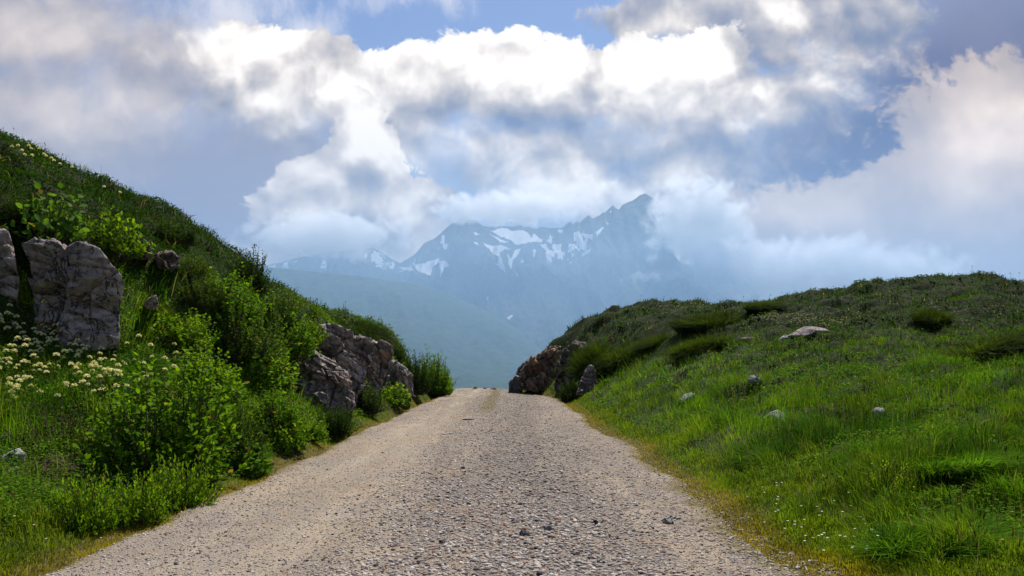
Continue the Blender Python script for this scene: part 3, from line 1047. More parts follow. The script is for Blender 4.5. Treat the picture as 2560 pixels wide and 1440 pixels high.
def boulder_mesh(name, sx, sy, sz, seed, cuts=14, sub=4, amp=0.06):
    import bmesh
    bm = bmesh.new()
    bmesh.ops.create_icosphere(bm, subdivisions=sub, radius=1.0)
    V = np.array([v.co[:] for v in bm.verts])
    r = np.random.default_rng(seed)
    for _ in range(cuts):
        n = r.normal(size=3); n /= np.linalg.norm(n)
        d = r.uniform(0.55, 0.92)
        s = V @ n - d
        V = V - np.where(s > 0, s, 0)[:, None] * n * 0.95
    V += amp * (np.stack([fbm3(V * 3 + 4 * k + seed, 4, seed + k) for k in range(3)], 1) - 0.5) * 2
    V *= (sx, sy, sz)
    faces = np.array([[v.index for v in f.verts] for f in bm.faces])
    bm.free()
    return np_mesh(name, V, [faces], False, {'moss': np.zeros(len(V))})


# the big outcrop at the left: three blocks parted by a deep cleft and a thin crack
rock_slab('rock_outcrop', [(-70, 560), (2, 568), (18, 585), (32, 640), (44, 700), (40, 760), (50, 830), (30, 880), (-70, 880)], 13.3, 1.6, m_pink,
          'pinkish cracked rock block cut off by the left edge, left of the deep dark cleft', bulge=0.14, lean=0.05, skew=-0.05, seed=3, amp=0.085, cell=0.7)
rock_slab('rock_outcrop', [(48, 608), (78, 597), (130, 600), (163, 614), (164, 660), (165, 720), (155, 760), (148, 800), (152, 876), (86, 876), (92, 800), (80, 750), (66, 700), (66, 650)], 13.35, 1.6, m_pink,
          'narrow pinkish rock block between the deep dark cleft and the thin crack', bulge=0.12, lean=0.05, seed=5, amp=0.075, cell=0.65)
rock_slab('rock_outcrop', [(167, 614), (200, 602), (240, 618), (268, 655), (296, 688), (302, 720), (294, 770), (296, 872), (225, 876), (154, 876), (151, 800), (158, 760), (168, 720)], 13.2, 1.8, m_pink,
          'broad pinkish rock block with a sloping top ledge, right of the thin crack', bulge=0.12, lean=0.05, skew=0.10, seed=9, amp=0.075, cell=0.8)
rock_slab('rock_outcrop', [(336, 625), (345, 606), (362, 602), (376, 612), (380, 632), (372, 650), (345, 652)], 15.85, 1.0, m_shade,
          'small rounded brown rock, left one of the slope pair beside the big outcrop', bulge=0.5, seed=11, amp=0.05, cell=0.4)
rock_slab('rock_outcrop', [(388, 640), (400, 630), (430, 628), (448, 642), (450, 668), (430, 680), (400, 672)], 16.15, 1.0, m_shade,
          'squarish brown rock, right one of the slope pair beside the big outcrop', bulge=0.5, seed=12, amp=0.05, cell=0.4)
rock_slab('rock_outcrop', [(362, 760), (372, 748), (392, 742), (396, 764), (384, 776), (366, 774)], 14.35, 0.8, m_brown,
          'little pale rock in the brownish grass right of the big outcrop', bulge=0.6, seed=13, amp=0.04, cell=0.35)
# the outcrop beside the track
rock_slab('roadside_outcrop', [(728, 960), (738, 905), (756, 872), (800, 896), (845, 925), (862, 965), (882, 1020), (866, 1034), (800, 1045), (742, 1038), (728, 1005)], 20.0, 2.0, m_brown,
          'low sloping brown rock slab at the foot of the roadside outcrop', bulge=0.16, lean=0.75, skew=0.30, seed=15, amp=0.13, cell=0.8, strata=(0.5, 0.2, 0.9))
rock_slab('roadside_outcrop', [(768, 895), (770, 850), (786, 812), (822, 808), (868, 832), (915, 856), (918, 900), (905, 960), (888, 1005), (855, 1000), (838, 945), (805, 915)], 22.6, 2.2, m_brown,
          'craggy brown rock in the middle of the roadside outcrop, stepped and deeply cracked', bulge=0.14, lean=0.45, skew=0.40, seed=17, amp=0.16, cell=0.9, strata=(0.5, 0.2, 0.9))
rock_slab('roadside_outcrop', [(862, 852), (900, 838), (945, 850), (974, 860), (980, 882), (970, 920), (956, 960), (940, 1000), (880, 1005), (872, 950), (880, 900)], 25.0, 2.2, m_brown,
          'overhanging grey brown rock nose on the right of the roadside outcrop', bulge=0.16, lean=0.05, skew=0.50, seed=19, amp=0.14, cell=0.8, strata=(0.7, 0.2, 0.7))
rock_slab('roadside_outcrop', [(925, 1000), (935, 940), (960, 895), (1000, 910), (1026, 945), (1036, 995), (980, 1005)], 28.0, 2.0, m_brown,
          'pale streaked rock face low behind the overhanging nose of the roadside outcrop', bulge=0.14, lean=0.25, skew=0.55, seed=21, amp=0.12, cell=0.6, strata=(1, 0, 0.3))
rock_slab('rock_outcrop', [(750, 785), (765, 775), (776, 780), (774, 800), (756, 798)], 24.2, 0.8, m_grey,
          'small pale rock corner just under the left skyline, above the roadside outcrop', bulge=0.5, seed=22, amp=0.05, cell=0.4)
# right side of the gap: one low cut in the rock, turf above it
rock_slab('gap_outcrop', [(1296, 975), (1300, 930), (1328, 898), (1366, 872), (1404, 860), (1414, 900), (1404, 940), (1390, 972), (1345, 982)], 39.6, 2.2, m_rust,
          'orange brown rock face of tilted plates at the right of the gap', bulge=0.14, lean=0.55, skew=-0.30, seed=23, amp=0.22, cell=0.9, strata=(0.8, 0, 0.6))
rock_slab('gap_outcrop', [(1271, 985), (1273, 958), (1290, 936), (1304, 940), (1308, 970), (1304, 988)], 40.2, 1.6, m_dark,
          'black rounded rock at the foot of the right bank where the gravel ends', bulge=0.3, lean=0.2, seed=25, amp=0.12, cell=0.7)
rock_slab('gap_outcrop', [(1284, 960), (1294, 922), (1318, 900), (1336, 915), (1320, 960), (1300, 978)], 41.0, 1.4, m_dark,
          'dark rock wedge rising behind the black rock at the right of the gap', bulge=0.2, lean=0.3, seed=26, amp=0.10, cell=0.7)
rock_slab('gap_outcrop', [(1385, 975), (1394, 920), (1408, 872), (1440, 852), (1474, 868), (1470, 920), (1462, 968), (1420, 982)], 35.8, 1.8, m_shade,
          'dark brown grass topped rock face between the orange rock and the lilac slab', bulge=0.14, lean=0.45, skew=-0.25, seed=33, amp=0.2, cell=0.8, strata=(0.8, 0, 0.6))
rock_slab('gap_outcrop', [(1440, 988), (1452, 955), (1464, 925), (1480, 912), (1490, 928), (1495, 955), (1514, 986), (1475, 992)], 32.2, 1.2, m_pink,
          'upright lilac grey slab showing through the grass on the right bank', bulge=0.2, lean=0.3, seed=27, amp=0.08, cell=0.5)


def place_stone(u, v, w, h, mat, label, seed, cat='stone', group=None, flat=1.0, name='stone', on_track=False):
    q = hit(u, v)
    W = w / F * q[1] * (0.40 if on_track else 0.55); Hh = h / F * q[1] * (0.45 if on_track else 0.6)
    me = boulder_mesh(name, W, W * 0.8, Hh, seed)
    o = link(name, me, mat, loc=(q[0], q[1] + W * 0.3, float(surf(q[0], q[1])) + Hh * (0.4 if on_track else 0.12)))
    o.rotation_euler = (0.1 * math.sin(seed), 0.15 * math.cos(seed * 1.7), seed * 0.3 % 0.6 - 0.3)
    return tag(o, label, cat, group)


place_stone(1884, 958, 44, 30, m_grey, 'pale tilted stone in the grass on the right slope, below the long flat rock', 31)
place_stone(1722, 1003, 46, 34, m_grey, 'pale lichen spotted stone in the grass nearest the gravel on the right', 32)
place_stone(1942, 1050, 62, 36, m_grey, 'pale layered stone with brown dead stalks beside it on the right slope', 33)
place_stone(2204, 1040, 44, 30, m_grey, 'grey pointed stone half sunk in the tall grass, rightmost of the pale stones', 34)
place_stone(2024, 838, 108, 40, m_pink, 'long flat rock lying on the right hill below a patch of flowers', 35, cat='rock', name='flat_rock')
place_stone(1966, 850, 34, 20, m_grey, 'small grey stone just left of the long flat rock', 36)
place_stone(1880, 855, 46, 16, m_rust, 'thin rusty brown stone on the right hill, left of the long flat rock', 37)
place_stone(2325, 815, 24, 16, m_brown, 'small brown stone below a dark tussock on the upper right hill', 38)
place_stone(20, 1165, 90, 60, m_grey, 'grey broken stone on bare earth at the left edge under the flowers', 39)
place_stone(25, 1195, 60, 34, m_pink, 'small pinkish stone below the grey broken stone at the left edge', 40)
place_stone(8, 1110, 40, 40, m_brown, 'brown stone at the left edge above the grey broken stone', 41)
place_stone(1212, 976, 10, 8, m_dark, 'dark little stone standing at the far end of the track in the gap', 42)
place_stone(1232, 977, 14, 7, m_dark, 'low dark stone at the far end of the track, right of its smaller neighbour', 43)
# ---------------------------------------------------------------- grass, undergrowth, shrubs, flowers
m_grass = leaf_mat('grass_blades', 0.50, 0.75, 0.03)
m_leaf = leaf_mat('shrub_leaves', 0.45, 0.65, 0.035)
m_bark = leaf_mat('twig_bark', 0.0, 0.9, 0.1)
m_petal = leaf_mat('petals', 0.25, 0.7, 0.1)


def unit(a):
    return a / (np.linalg.norm(a, axis=-1, keepdims=True) + 1e-9)


def blades(P, N, hgt, wid, lean, az, tint, r):
    """grass blades: two quads and a tip, bending over"""
    n = len(P)
    d = np.stack([np.cos(az), np.sin(az), np.zeros(n)], 1)
    up = unit(N * 0.35 + np.array([0, 0, 0.65]))
    side = unit(np.cross(d, up) + 0.4 * r.normal(size=(n, 3)))
    l = lean[:, None]
    p0 = P - up * 0.02
    p1 = P + up * (hgt * 0.55)[:, None] + d * (hgt * 0.30)[:, None] * l
    p2 = P + up * (hgt * (0.98 - 0.28 * lean))[:, None] + d * (hgt * 0.95)[:, None] * l
    w = wid[:, None] * 0.5
    V = np.stack([p0 - side * w, p0 + side * w, p1 + side * w * 0.8, p1 - side * w * 0.8, p2], 1).reshape(-1, 3)
    b = np.arange(n)[:, None] * 5
    quads = b + np.array([[0, 1, 2, 3]])
    tris = b + np.array([[3, 2, 4]])
    T = np.repeat(tint, 5, axis=0)
    return V, quads, tris, T


def join(parts):
    V, Q, Tt, C, o = [], [], [], [], 0
    for v, q, t, c in parts:
        V.append(v); C.append(c)
        if len(q): Q.append(q + o)
        if len(t): Tt.append(t + o)
        o += len(v)
    fs = []
    if Q: fs.append(np.concatenate(Q))
    if Tt: fs.append(np.concatenate(Tt))
    return np.concatenate(V), fs, np.concatenate(C)


def leaves(P, D, N, L, W, tint):
    """folded oval leaves (6 points, 2 quads each)"""
    D = unit(D)
    S_ = unit(np.cross(D, N))
    Nn = unit(np.cross(S_, D))
    L = L[:, None]; W = W[:, None]
    a = P
    b1, b2 = P + D * L * 0.35 + S_ * W * 0.5 + Nn * W * 0.10, P + D * L * 0.35 - S_ * W * 0.5 + Nn * W * 0.10
    c1, c2 = P + D * L * 0.72 + S_ * W * 0.40 + Nn * W * 0.06, P + D * L * 0.72 - S_ * W * 0.40 + Nn * W * 0.06
    e = P + D * L - Nn * L * 0.10
    V = np.stack([a, b1, c1, e, c2, b2], 1).reshape(-1, 3)
    k = np.arange(len(P))[:, None] * 6
    q = np.concatenate([k + np.array([[0, 1, 2, 3]]), k + np.array([[0, 3, 4, 5]])])
    return V, q, np.zeros((0, 3), int), np.repeat(tint, 6, axis=0)


def screen_points(n, u0, u1, Y0, Y1, r, power=1.0):
    """random ground places, thinning out with distance as they shrink"""
    k = r.random(n)
    if power == 1.0:
        Y = Y0 * (Y1 / Y0) ** k
    else:
        a = 1 - power
        Y = (Y0 ** a + k * (Y1 ** a - Y0 ** a)) ** (1 / a)
    u = r.uniform(u0, u1, n)
    x = (u - UC) / F * Y
    return x, Y


def grass_tint(x, y, d, left, up, r):
    n = len(x)
    cl = fbm2(x * 0.55, y * 0.55, 3, 81)
    cl2 = fbm2(x * 2.1, y * 2.1, 3, 82)
    meadow = np.array([0.095, 0.225, 0.007]); deep = np.array([0.026, 0.090, 0.005]); yel = np.array([0.180, 0.240, 0.012])
    upr = np.array([0.038, 0.092, 0.003]); upd = np.array([0.011, 0.029, 0.002]); upl = np.array([0.016, 0.050, 0.002]); moss = np.array([0.25, 0.21, 0.015])  # upland plants are darker, and hillside shade is put into these greens too
    k = (0.75 * sstep(cl, 0.36, 0.62) + 0.25 * sstep(fbm2(x * 1.2, y * 1.2, 3, 83), 0.35, 0.65))[:, None]; k2 = sstep(cl2, 0.35, 0.68)[:, None]
    c = deep * (1 - k) + meadow * k
    c = c * (1 - 0.35 * k2) + yel * 0.35 * k2
    ver = sstep(d, 1.9, 0.5)[:, None]
    c = c * (1 - 0.55 * ver) + np.array([0.155, 0.220, 0.012]) * 0.55 * ver
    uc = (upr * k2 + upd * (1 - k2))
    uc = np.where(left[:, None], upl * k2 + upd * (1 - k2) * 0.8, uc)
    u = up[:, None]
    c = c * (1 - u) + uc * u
    e = sstep(d + 0.25 * (cl2 - 0.5), 0.50, 0.10)[:, None]
    c = c * (1 - e) + moss * e
    c = c * r.uniform(0.65, 1.35, (n, 1))
    dry = r.random(n) < 0.035 + 0.005 * up
    c[dry] = np.array([0.30, 0.27, 0.11]) * r.uniform(0.6, 1.1, (dry.sum(), 1))
    return np.clip(c, 0, 1)


def build_grass():
    r = np.random.default_rng(101)
    parts = []
    x, y = screen_points(760000, -620, 3350, 3.0, 46.0, r, 1.25)
    d, left, up, z = zones(x, y)
    cl = fbm2(x * 0.9, y * 0.9, 3, 91); tus = fbm2(x * 1.9 + 5, y * 1.9, 3, 92)
    keep = (d > -0.05) & (r.random(len(x)) < sstep(d, -0.15, 0.45) * 0.9 + 0.1)
    keep &= (r.random(len(x)) < np.where(left, 0.75, 1.0))
    keep &= ~((y > 46) & (z < 0.5))
    for u_, v_, rr in BARE:
        q = hit(u_, v_)
        keep &= (np.hypot(x - q[0], y - q[1]) > rr * 0.9) | (r.random(len(x)) < 0.12)
    x, y, d, left, up, z, cl, tus = [a[keep] for a in (x, y, d, left, up, z, cl, tus)]
    n = len(x)
    P = np.stack([x, y, surf(x, y)], 1)
    N = Hn(x, y)
    h = 0.035 + 0.05 * sstep(d, 0.2, 0.8) + 0.14 * sstep(d, 0.6, 1.8) * (0.35 + 1.0 * sstep(cl, 0.35, 0.65)) + 0.10 * sstep(tus, 0.52, 0.72) * sstep(d, 0.5, 1.0)
    h = h * (1 - 0.40 * up) * np.where(left, 1.0, 1 - 0.38 * sstep(d, 2.0, 4.0)) * r.uniform(0.55, 1.35, n) * (0.55 + 1.0 * sstep(fbm2(x * 2.6, y * 2.6, 2, 97), 0.35, 0.62))
    w = np.maximum(0.0065, 0.00052 * y) * r.uniform(0.7, 1.4, n) * (1 + 0.3 * up)
    az = 2 * math.pi * vnoise2(x * 1.3, y * 1.3, 95) * 1.5 + r.normal(0, 1.0, n)
    lean = np.clip(r.normal(0.55, 0.28, n), 0.05, 1.3)
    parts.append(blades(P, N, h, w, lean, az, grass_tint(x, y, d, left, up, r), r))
    # short mossy turf creeping over the edges of the gravel
    ne = 90000
    ye = 4.0 * (46 / 4.0) ** r.random(ne)
    xl, xr = track_edges(ye)
    de = r.uniform(-0.30, 0.85, ne)
    rt = r.random(ne) < 0.5
    xe = np.where(rt, xr + de, xl - de)
    ke = (r.random(ne) < sstep(de + 0.45 * (fbm2(xe * 1.6, ye * 1.6, 3, 98) - 0.5), -0.22, 0.30)) & (ye < 45.5)
    xe, ye, de, rt = xe[ke], ye[ke], de[ke], rt[ke]
    ne = len(xe)
    he = (0.022 + 0.05 * sstep(de, 0.1, 0.8)) * r.uniform(0.6, 1.5, ne)
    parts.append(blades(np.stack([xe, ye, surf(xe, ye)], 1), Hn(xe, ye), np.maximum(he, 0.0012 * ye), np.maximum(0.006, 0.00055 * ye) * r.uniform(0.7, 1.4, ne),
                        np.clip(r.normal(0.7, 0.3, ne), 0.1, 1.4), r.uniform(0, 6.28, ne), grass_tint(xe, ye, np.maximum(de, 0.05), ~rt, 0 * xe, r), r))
    # stalks with seed heads standing above the sward, also along the skylines
    x, y = screen_points(9000, -300, 2860, 4.5, 44, r, 1.0)
    d, left, up, z = zones(x, y)
    k = (d > 0.7) & (r.random(len(x)) < np.where(up > 0.5, 0.35, 0.8))
    x, y, up = x[k], y[k], up[k]
    P = np.stack([x, y, surf(x, y)], 1)
    n = len(x)
    h = r.uniform(0.22, 0.48, n)
    c = np.where(r.random((n, 1)) < 0.35, np.array([[0.18, 0.18, 0.06]]), np.array([[0.06, 0.09, 0.02]])) * r.uniform(0.6, 1.2, (n, 1)) * (1 - 0.6 * up[:, None])
    az = r.uniform(0, 6.28, n)
    lean = np.clip(r.normal(0.22, 0.15, n), 0, 0.7)
    parts.append(blades(P, Hn(x, y), h, np.maximum(0.004, 0.0004 * y), lean, az, c, r))
    s = r.random(n) < 0.5
    dd = np.stack([np.cos(az), np.sin(az), 0 * az], 1)
    tip = P + (np.array([[0, 0, 1.0]]) * (h * (0.95 - 0.28 * lean))[:, None] + dd * (h * 0.93 * lean)[:, None])
    for ang in (0.0, 1.57):
        dirn = np.stack([0.3 * np.cos(az), 0.3 * np.sin(az), np.ones(n)], 1)
        nn = np.stack([np.cos(az + ang), np.sin(az + ang), 0 * az], 1)
        parts.append(leaves((tip - 0.03 * unit(dirn))[s], dirn[s], nn[s], r.uniform(0.04, 0.08, s.sum()), np.maximum(0.012, 0.0011 * y[s]), c[s] * 0.8))
    V, fs, C = join(parts)
    tag(link('grass', np_mesh('grass', V, fs, False, {'tint': C}), m_grass), 'green meadow grass covering both banks of the track', 'grass', kind='stuff')


build_grass()


def leaf_tint(n, r, a, b, spread=0.3):
    k = r.random((n, 1))
    return (np.array(a) * (1 - k) + np.array(b) * k) * r.uniform(1 - spread, 1 + spread, (n, 1))


def build_undergrowth():
    """low leafy plants between the shrubs: bilberry and herbs"""
    r = np.random.default_rng(202)
    parts = []
    x1, y1 = screen_points(42000, -350, 1180, 6.5, 42, r, 1.0)
    x2, y2 = screen_points(26000, 1300, 2900, 5.5, 40, r, 1.0)
    x = np.r_[x1, x2]; y = np.r_[y1, y2]
    d, left, up, z = zones(x, y)
    pat = fbm2(x * 0.7, y * 0.7, 3, 93)
    k = (d > 0.75) & (left | (pat > 0.47)) & (r.random(len(x)) < np.where(left, 1.0, 0.8))
    x, y, up, left = x[k], y[k], up[k], left[k]
    m = 5
    n = len(x)
    X = np.repeat(x, m); Y = np.repeat(y, m); U = np.repeat(up, m); Lf = np.repeat(left, m)
    nn = n * m
    hh = r.uniform(0.02, 0.24, nn) * (1 - 0.45 * U) * np.where(Lf, 1.0, 0.6)
    sp = 0.09
    X = X + r.normal(0, sp, nn); Y = Y + r.normal(0, sp, nn)
    P = np.stack([X, Y, surf(X, Y) + hh], 1)
    az = r.uniform(0, 6.28, nn)
    D = np.stack([np.cos(az), np.sin(az), r.uniform(-0.1, 0.9, nn)], 1)
    N = np.stack([0.4 * r.normal(size=nn), 0.4 * r.normal(size=nn), np.ones(nn)], 1)
    L = np.maximum(0.030, 0.0030 * Y) * r.uniform(0.7, 1.5, nn) * (1 - 0.15 * U)
    c = leaf_tint(nn, r, (0.035, 0.105, 0.007), (0.12, 0.235, 0.012))
    c = c * (1 - U[:, None]) + leaf_tint(nn, r, (0.008, 0.030, 0.002), (0.028, 0.082, 0.003)) * U[:, None]  # upland leaves darker, with slope shade put into the tint
    red = r.random(nn) < 0.02
    c[red] = (0.16, 0.06, 0.025)
    parts.append(leaves(P, D, N, L, L * r.uniform(0.45, 0.7, nn), c))
    V, fs, C = join(parts)
    tag(link('undergrowth', np_mesh('undergrowth', V, fs, False, {'tint': C}), m_leaf), 'low leafy herbs and bilberry covering the banks', 'undergrowth', kind='stuff')


build_undergrowth()


def tube(path, rad):
    """three sided stem along a path (k,3)"""
    k = len(path)
    t = unit(np.gradient(path, axis=0))
    a = unit(np.cross(t, np.array([0.3, 0.9, 0.2])))
    b = np.cross(t, a)
    V = []
    for i in range(3):
        an = 2 * math.pi * i / 3
        V.append(path + (a * math.cos(an) + b * math.sin(an)) * rad[:, None])
    V = np.stack(V, 1).reshape(-1, 3)
    i = np.arange(k - 1)[:, None] * 3
    q = np.concatenate([i + np.array([[j, (j + 1) % 3, 3 + (j + 1) % 3, 3 + j]]) for j in range(3)])
    return V, q, np.zeros((0, 3), int)


def shrub_meshes(seed, w, h, shoots, nl, leaf, ca, cb, upright=0.5, base=0.35, lw=0.6, dens=1.0, spiky=0.25, dep=0.8):
    """foliage and stems of a shrub about w wide and h tall with its foot at the origin"""
    r = np.random.default_rng(seed)
    n = shoots
    az = r.uniform(0, 2 * math.pi, n)
    el = np.arcsin(r.uniform(0.0, 1.0, n) ** 0.85)
    lump = 0.72 + 0.56 * fbm2(np.cos(az) * 1.7 + 5, np.sin(az) * 1.7 + el * 1.5, 3, seed)
    rad = lump * r.uniform(0.72, 1.0, n) * (1 + spiky * (r.random(n) ** 4))
    E = np.stack([np.cos(az) * np.cos(el) * w * 0.5, np.sin(az) * np.cos(el) * w * 0.5 * dep, np.sin(el) * h * 0.97 + 0.05 * h], 1) * rad[:, None]
    ra = r.uniform(0, 2 * math.pi, n); rr = np.sqrt(r.random(n)) * base * w * 0.5
    S0 = np.stack([np.cos(ra) * rr, np.sin(ra) * rr * dep, np.zeros(n) - 0.05], 1) * 0.6 + np.stack([E[:, 0] * 0.35, E[:, 1] * 0.35, -0.05 + 0 * ra], 1)
    Cc = S0 * 0.35 + E * 0.65
    Cc[:, 2] = S0[:, 2] + (E[:, 2] - S0[:, 2]) * (0.35 if upright < 0.5 else 0.45)
    t = np.linspace(0.30, 1.0, nl)[None, :, None]
    S0_, E_, C_ = S0[:, None], E[:, None], Cc[:, None]
    Pp = (1 - t) ** 2 * S0_ + 2 * t * (1 - t) * C_ + t ** 2 * E_
    Tn = unit(2 * (1 - t) * (C_ - S0_) + 2 * t * (E_ - C_))
    Pp = Pp.reshape(-1, 3); Tn = Tn.reshape(-1, 3)
    tt = np.repeat(t[0, :, 0][None], n, 0).ravel()
    k = r.random(len(Pp)) < dens * (0.45 + 0.55 * tt)
    Pp, Tn, tt = Pp[k], Tn[k], tt[k]
    m = len(Pp)
    sz = np.minimum(1.0, 1.15 - 0.35 * tt)
    D = Tn * upright + unit(r.normal(size=(m, 3))) * 0.75 + np.array([0, 0, 0.22])
    N = unit(r.normal(size=(m, 3)) * 0.55 + np.array([0, 0, 1.0]) + 0.35 * unit(Pp * np.array([1, 1, 0.4])))
    Pj = Pp + r.normal(0, 0.25 * leaf, (m, 3))
    L = leaf * r.uniform(0.65, 1.3, m) * sz
    kk = np.clip(r.random((m, 1)) * 0.8 + 0.3 * (tt[:, None] - 0.6), 0, 1)
    tint = (np.array(ca) * (1 - kk) + np.array(cb) * kk) * r.uniform(0.75, 1.25, (m, 1))
    old = r.random(m)
    tint[old < 0.03] = (0.22, 0.20, 0.03)
    tint[old < 0.012] = (0.13, 0.07, 0.03)
    V, q, _, C = leaves(Pj, D, N, L, L * lw, tint)
    fol = np_mesh('foliage', V, [q], False, {'tint': C})
    sv, sq, o = [], [], 0
    for i in range(0, n, max(1, n // 110)):
        ts = np.linspace(0, 1, 6)[:, None]
        path = (1 - ts) ** 2 * S0[i] + 2 * ts * (1 - ts) * Cc[i] + ts ** 2 * E[i]
        v, q2, _ = tube(path, np.linspace(0.012, 0.003, 6) * max(0.6, h))
        sv.append(v); sq.append(q2 + o); o += len(v)
    sv = np.concatenate(sv)
    stm = np_mesh('stems', sv, [np.concatenate(sq)], False, {'tint': np.tile(np.array([[0.075, 0.055, 0.04]]), (len(sv), 1))})
    return fol, stm


G1, G2 = (0.035, 0.110, 0.004), (0.160, 0.300, 0.010)        # alder greens
B1, B2 = (0.062, 0.160, 0.006), (0.220, 0.370, 0.012)        # bright young leaves
K1, K2 = (0.015, 0.042, 0.005), (0.045, 0.095, 0.008)        # dark dense shrub
KINDS = {}


def kind(key, *a, **k):
    KINDS[key] = (shrub_meshes(*a, **k), a[1], a[2])


kind('alder', 1, 1.3, 1.15, 280, 26, 0.064, G1, G2, upright=0.6, spiky=0.35)
kind('alder_b', 2, 1.3, 1.0, 250, 24, 0.068, B1, B2, upright=0.55, spiky=0.4)
kind('alder_c', 11, 1.3, 1.0, 300, 24, 0.048, (0.028, 0.075, 0.006), (0.095, 0.165, 0.012), upright=0.65, spiky=0.5, lw=0.5)
kind('low', 3, 1.2, 0.5, 190, 18, 0.062, B1, B2, upright=0.7, spiky=0.5, lw=0.5)
kind('dark', 4, 1.2, 1.0, 250, 24, 0.050, K1, K2, upright=0.6, spiky=0.3)
kind('twiggy', 5, 0.8, 0.95, 34, 24, 0.055, K1, G2, upright=0.8, spiky=0.7, dens=0.8)
kind('broad', 6, 1.1, 0.75, 46, 9, 0.125, (0.045, 0.12, 0.012), (0.12, 0.24, 0.02), upright=0.5, lw=0.75)
kind('herb', 7, 0.9, 0.6, 70, 14, 0.075, G1, B2, upright=0.6, lw=0.6)
kind('yellow', 8, 0.8, 0.42, 60, 18, 0.030, (0.20, 0.30, 0.015), (0.40, 0.48, 0.03), upright=0.75, lw=0.6, spiky=0.5)
kind('scrub', 9, 1.3, 0.6, 120, 16, 0.040, (0.030, 0.045, 0.010), (0.07, 0.10, 0.02), upright=0.5, dens=0.7)


def place_shrub(key, u, v, w, h, label, seed, cat='shrub', name='shrub', group=None, sink=0.0):
    """(u, v): the foot of the shrub in the photo; w, h: its size there in photo pixels"""
    (fol, stm), mw, mh = KINDS[key]
    q = hit(u, v)
    W = w / F * q[1]; Hh = h / F * q[1]
    root = link(name, None, loc=(q[0], q[1], q[2] - sink))
    root.rotation_euler = (0, 0, (seed * 2.399) % 6.283)
    root.scale = (W / mw, W / mw, Hh / mh)
    tag(root, label, cat, group)
    link('foliage', fol, m_leaf, root)
    link('stems', stm, m_bark, root)
    return root


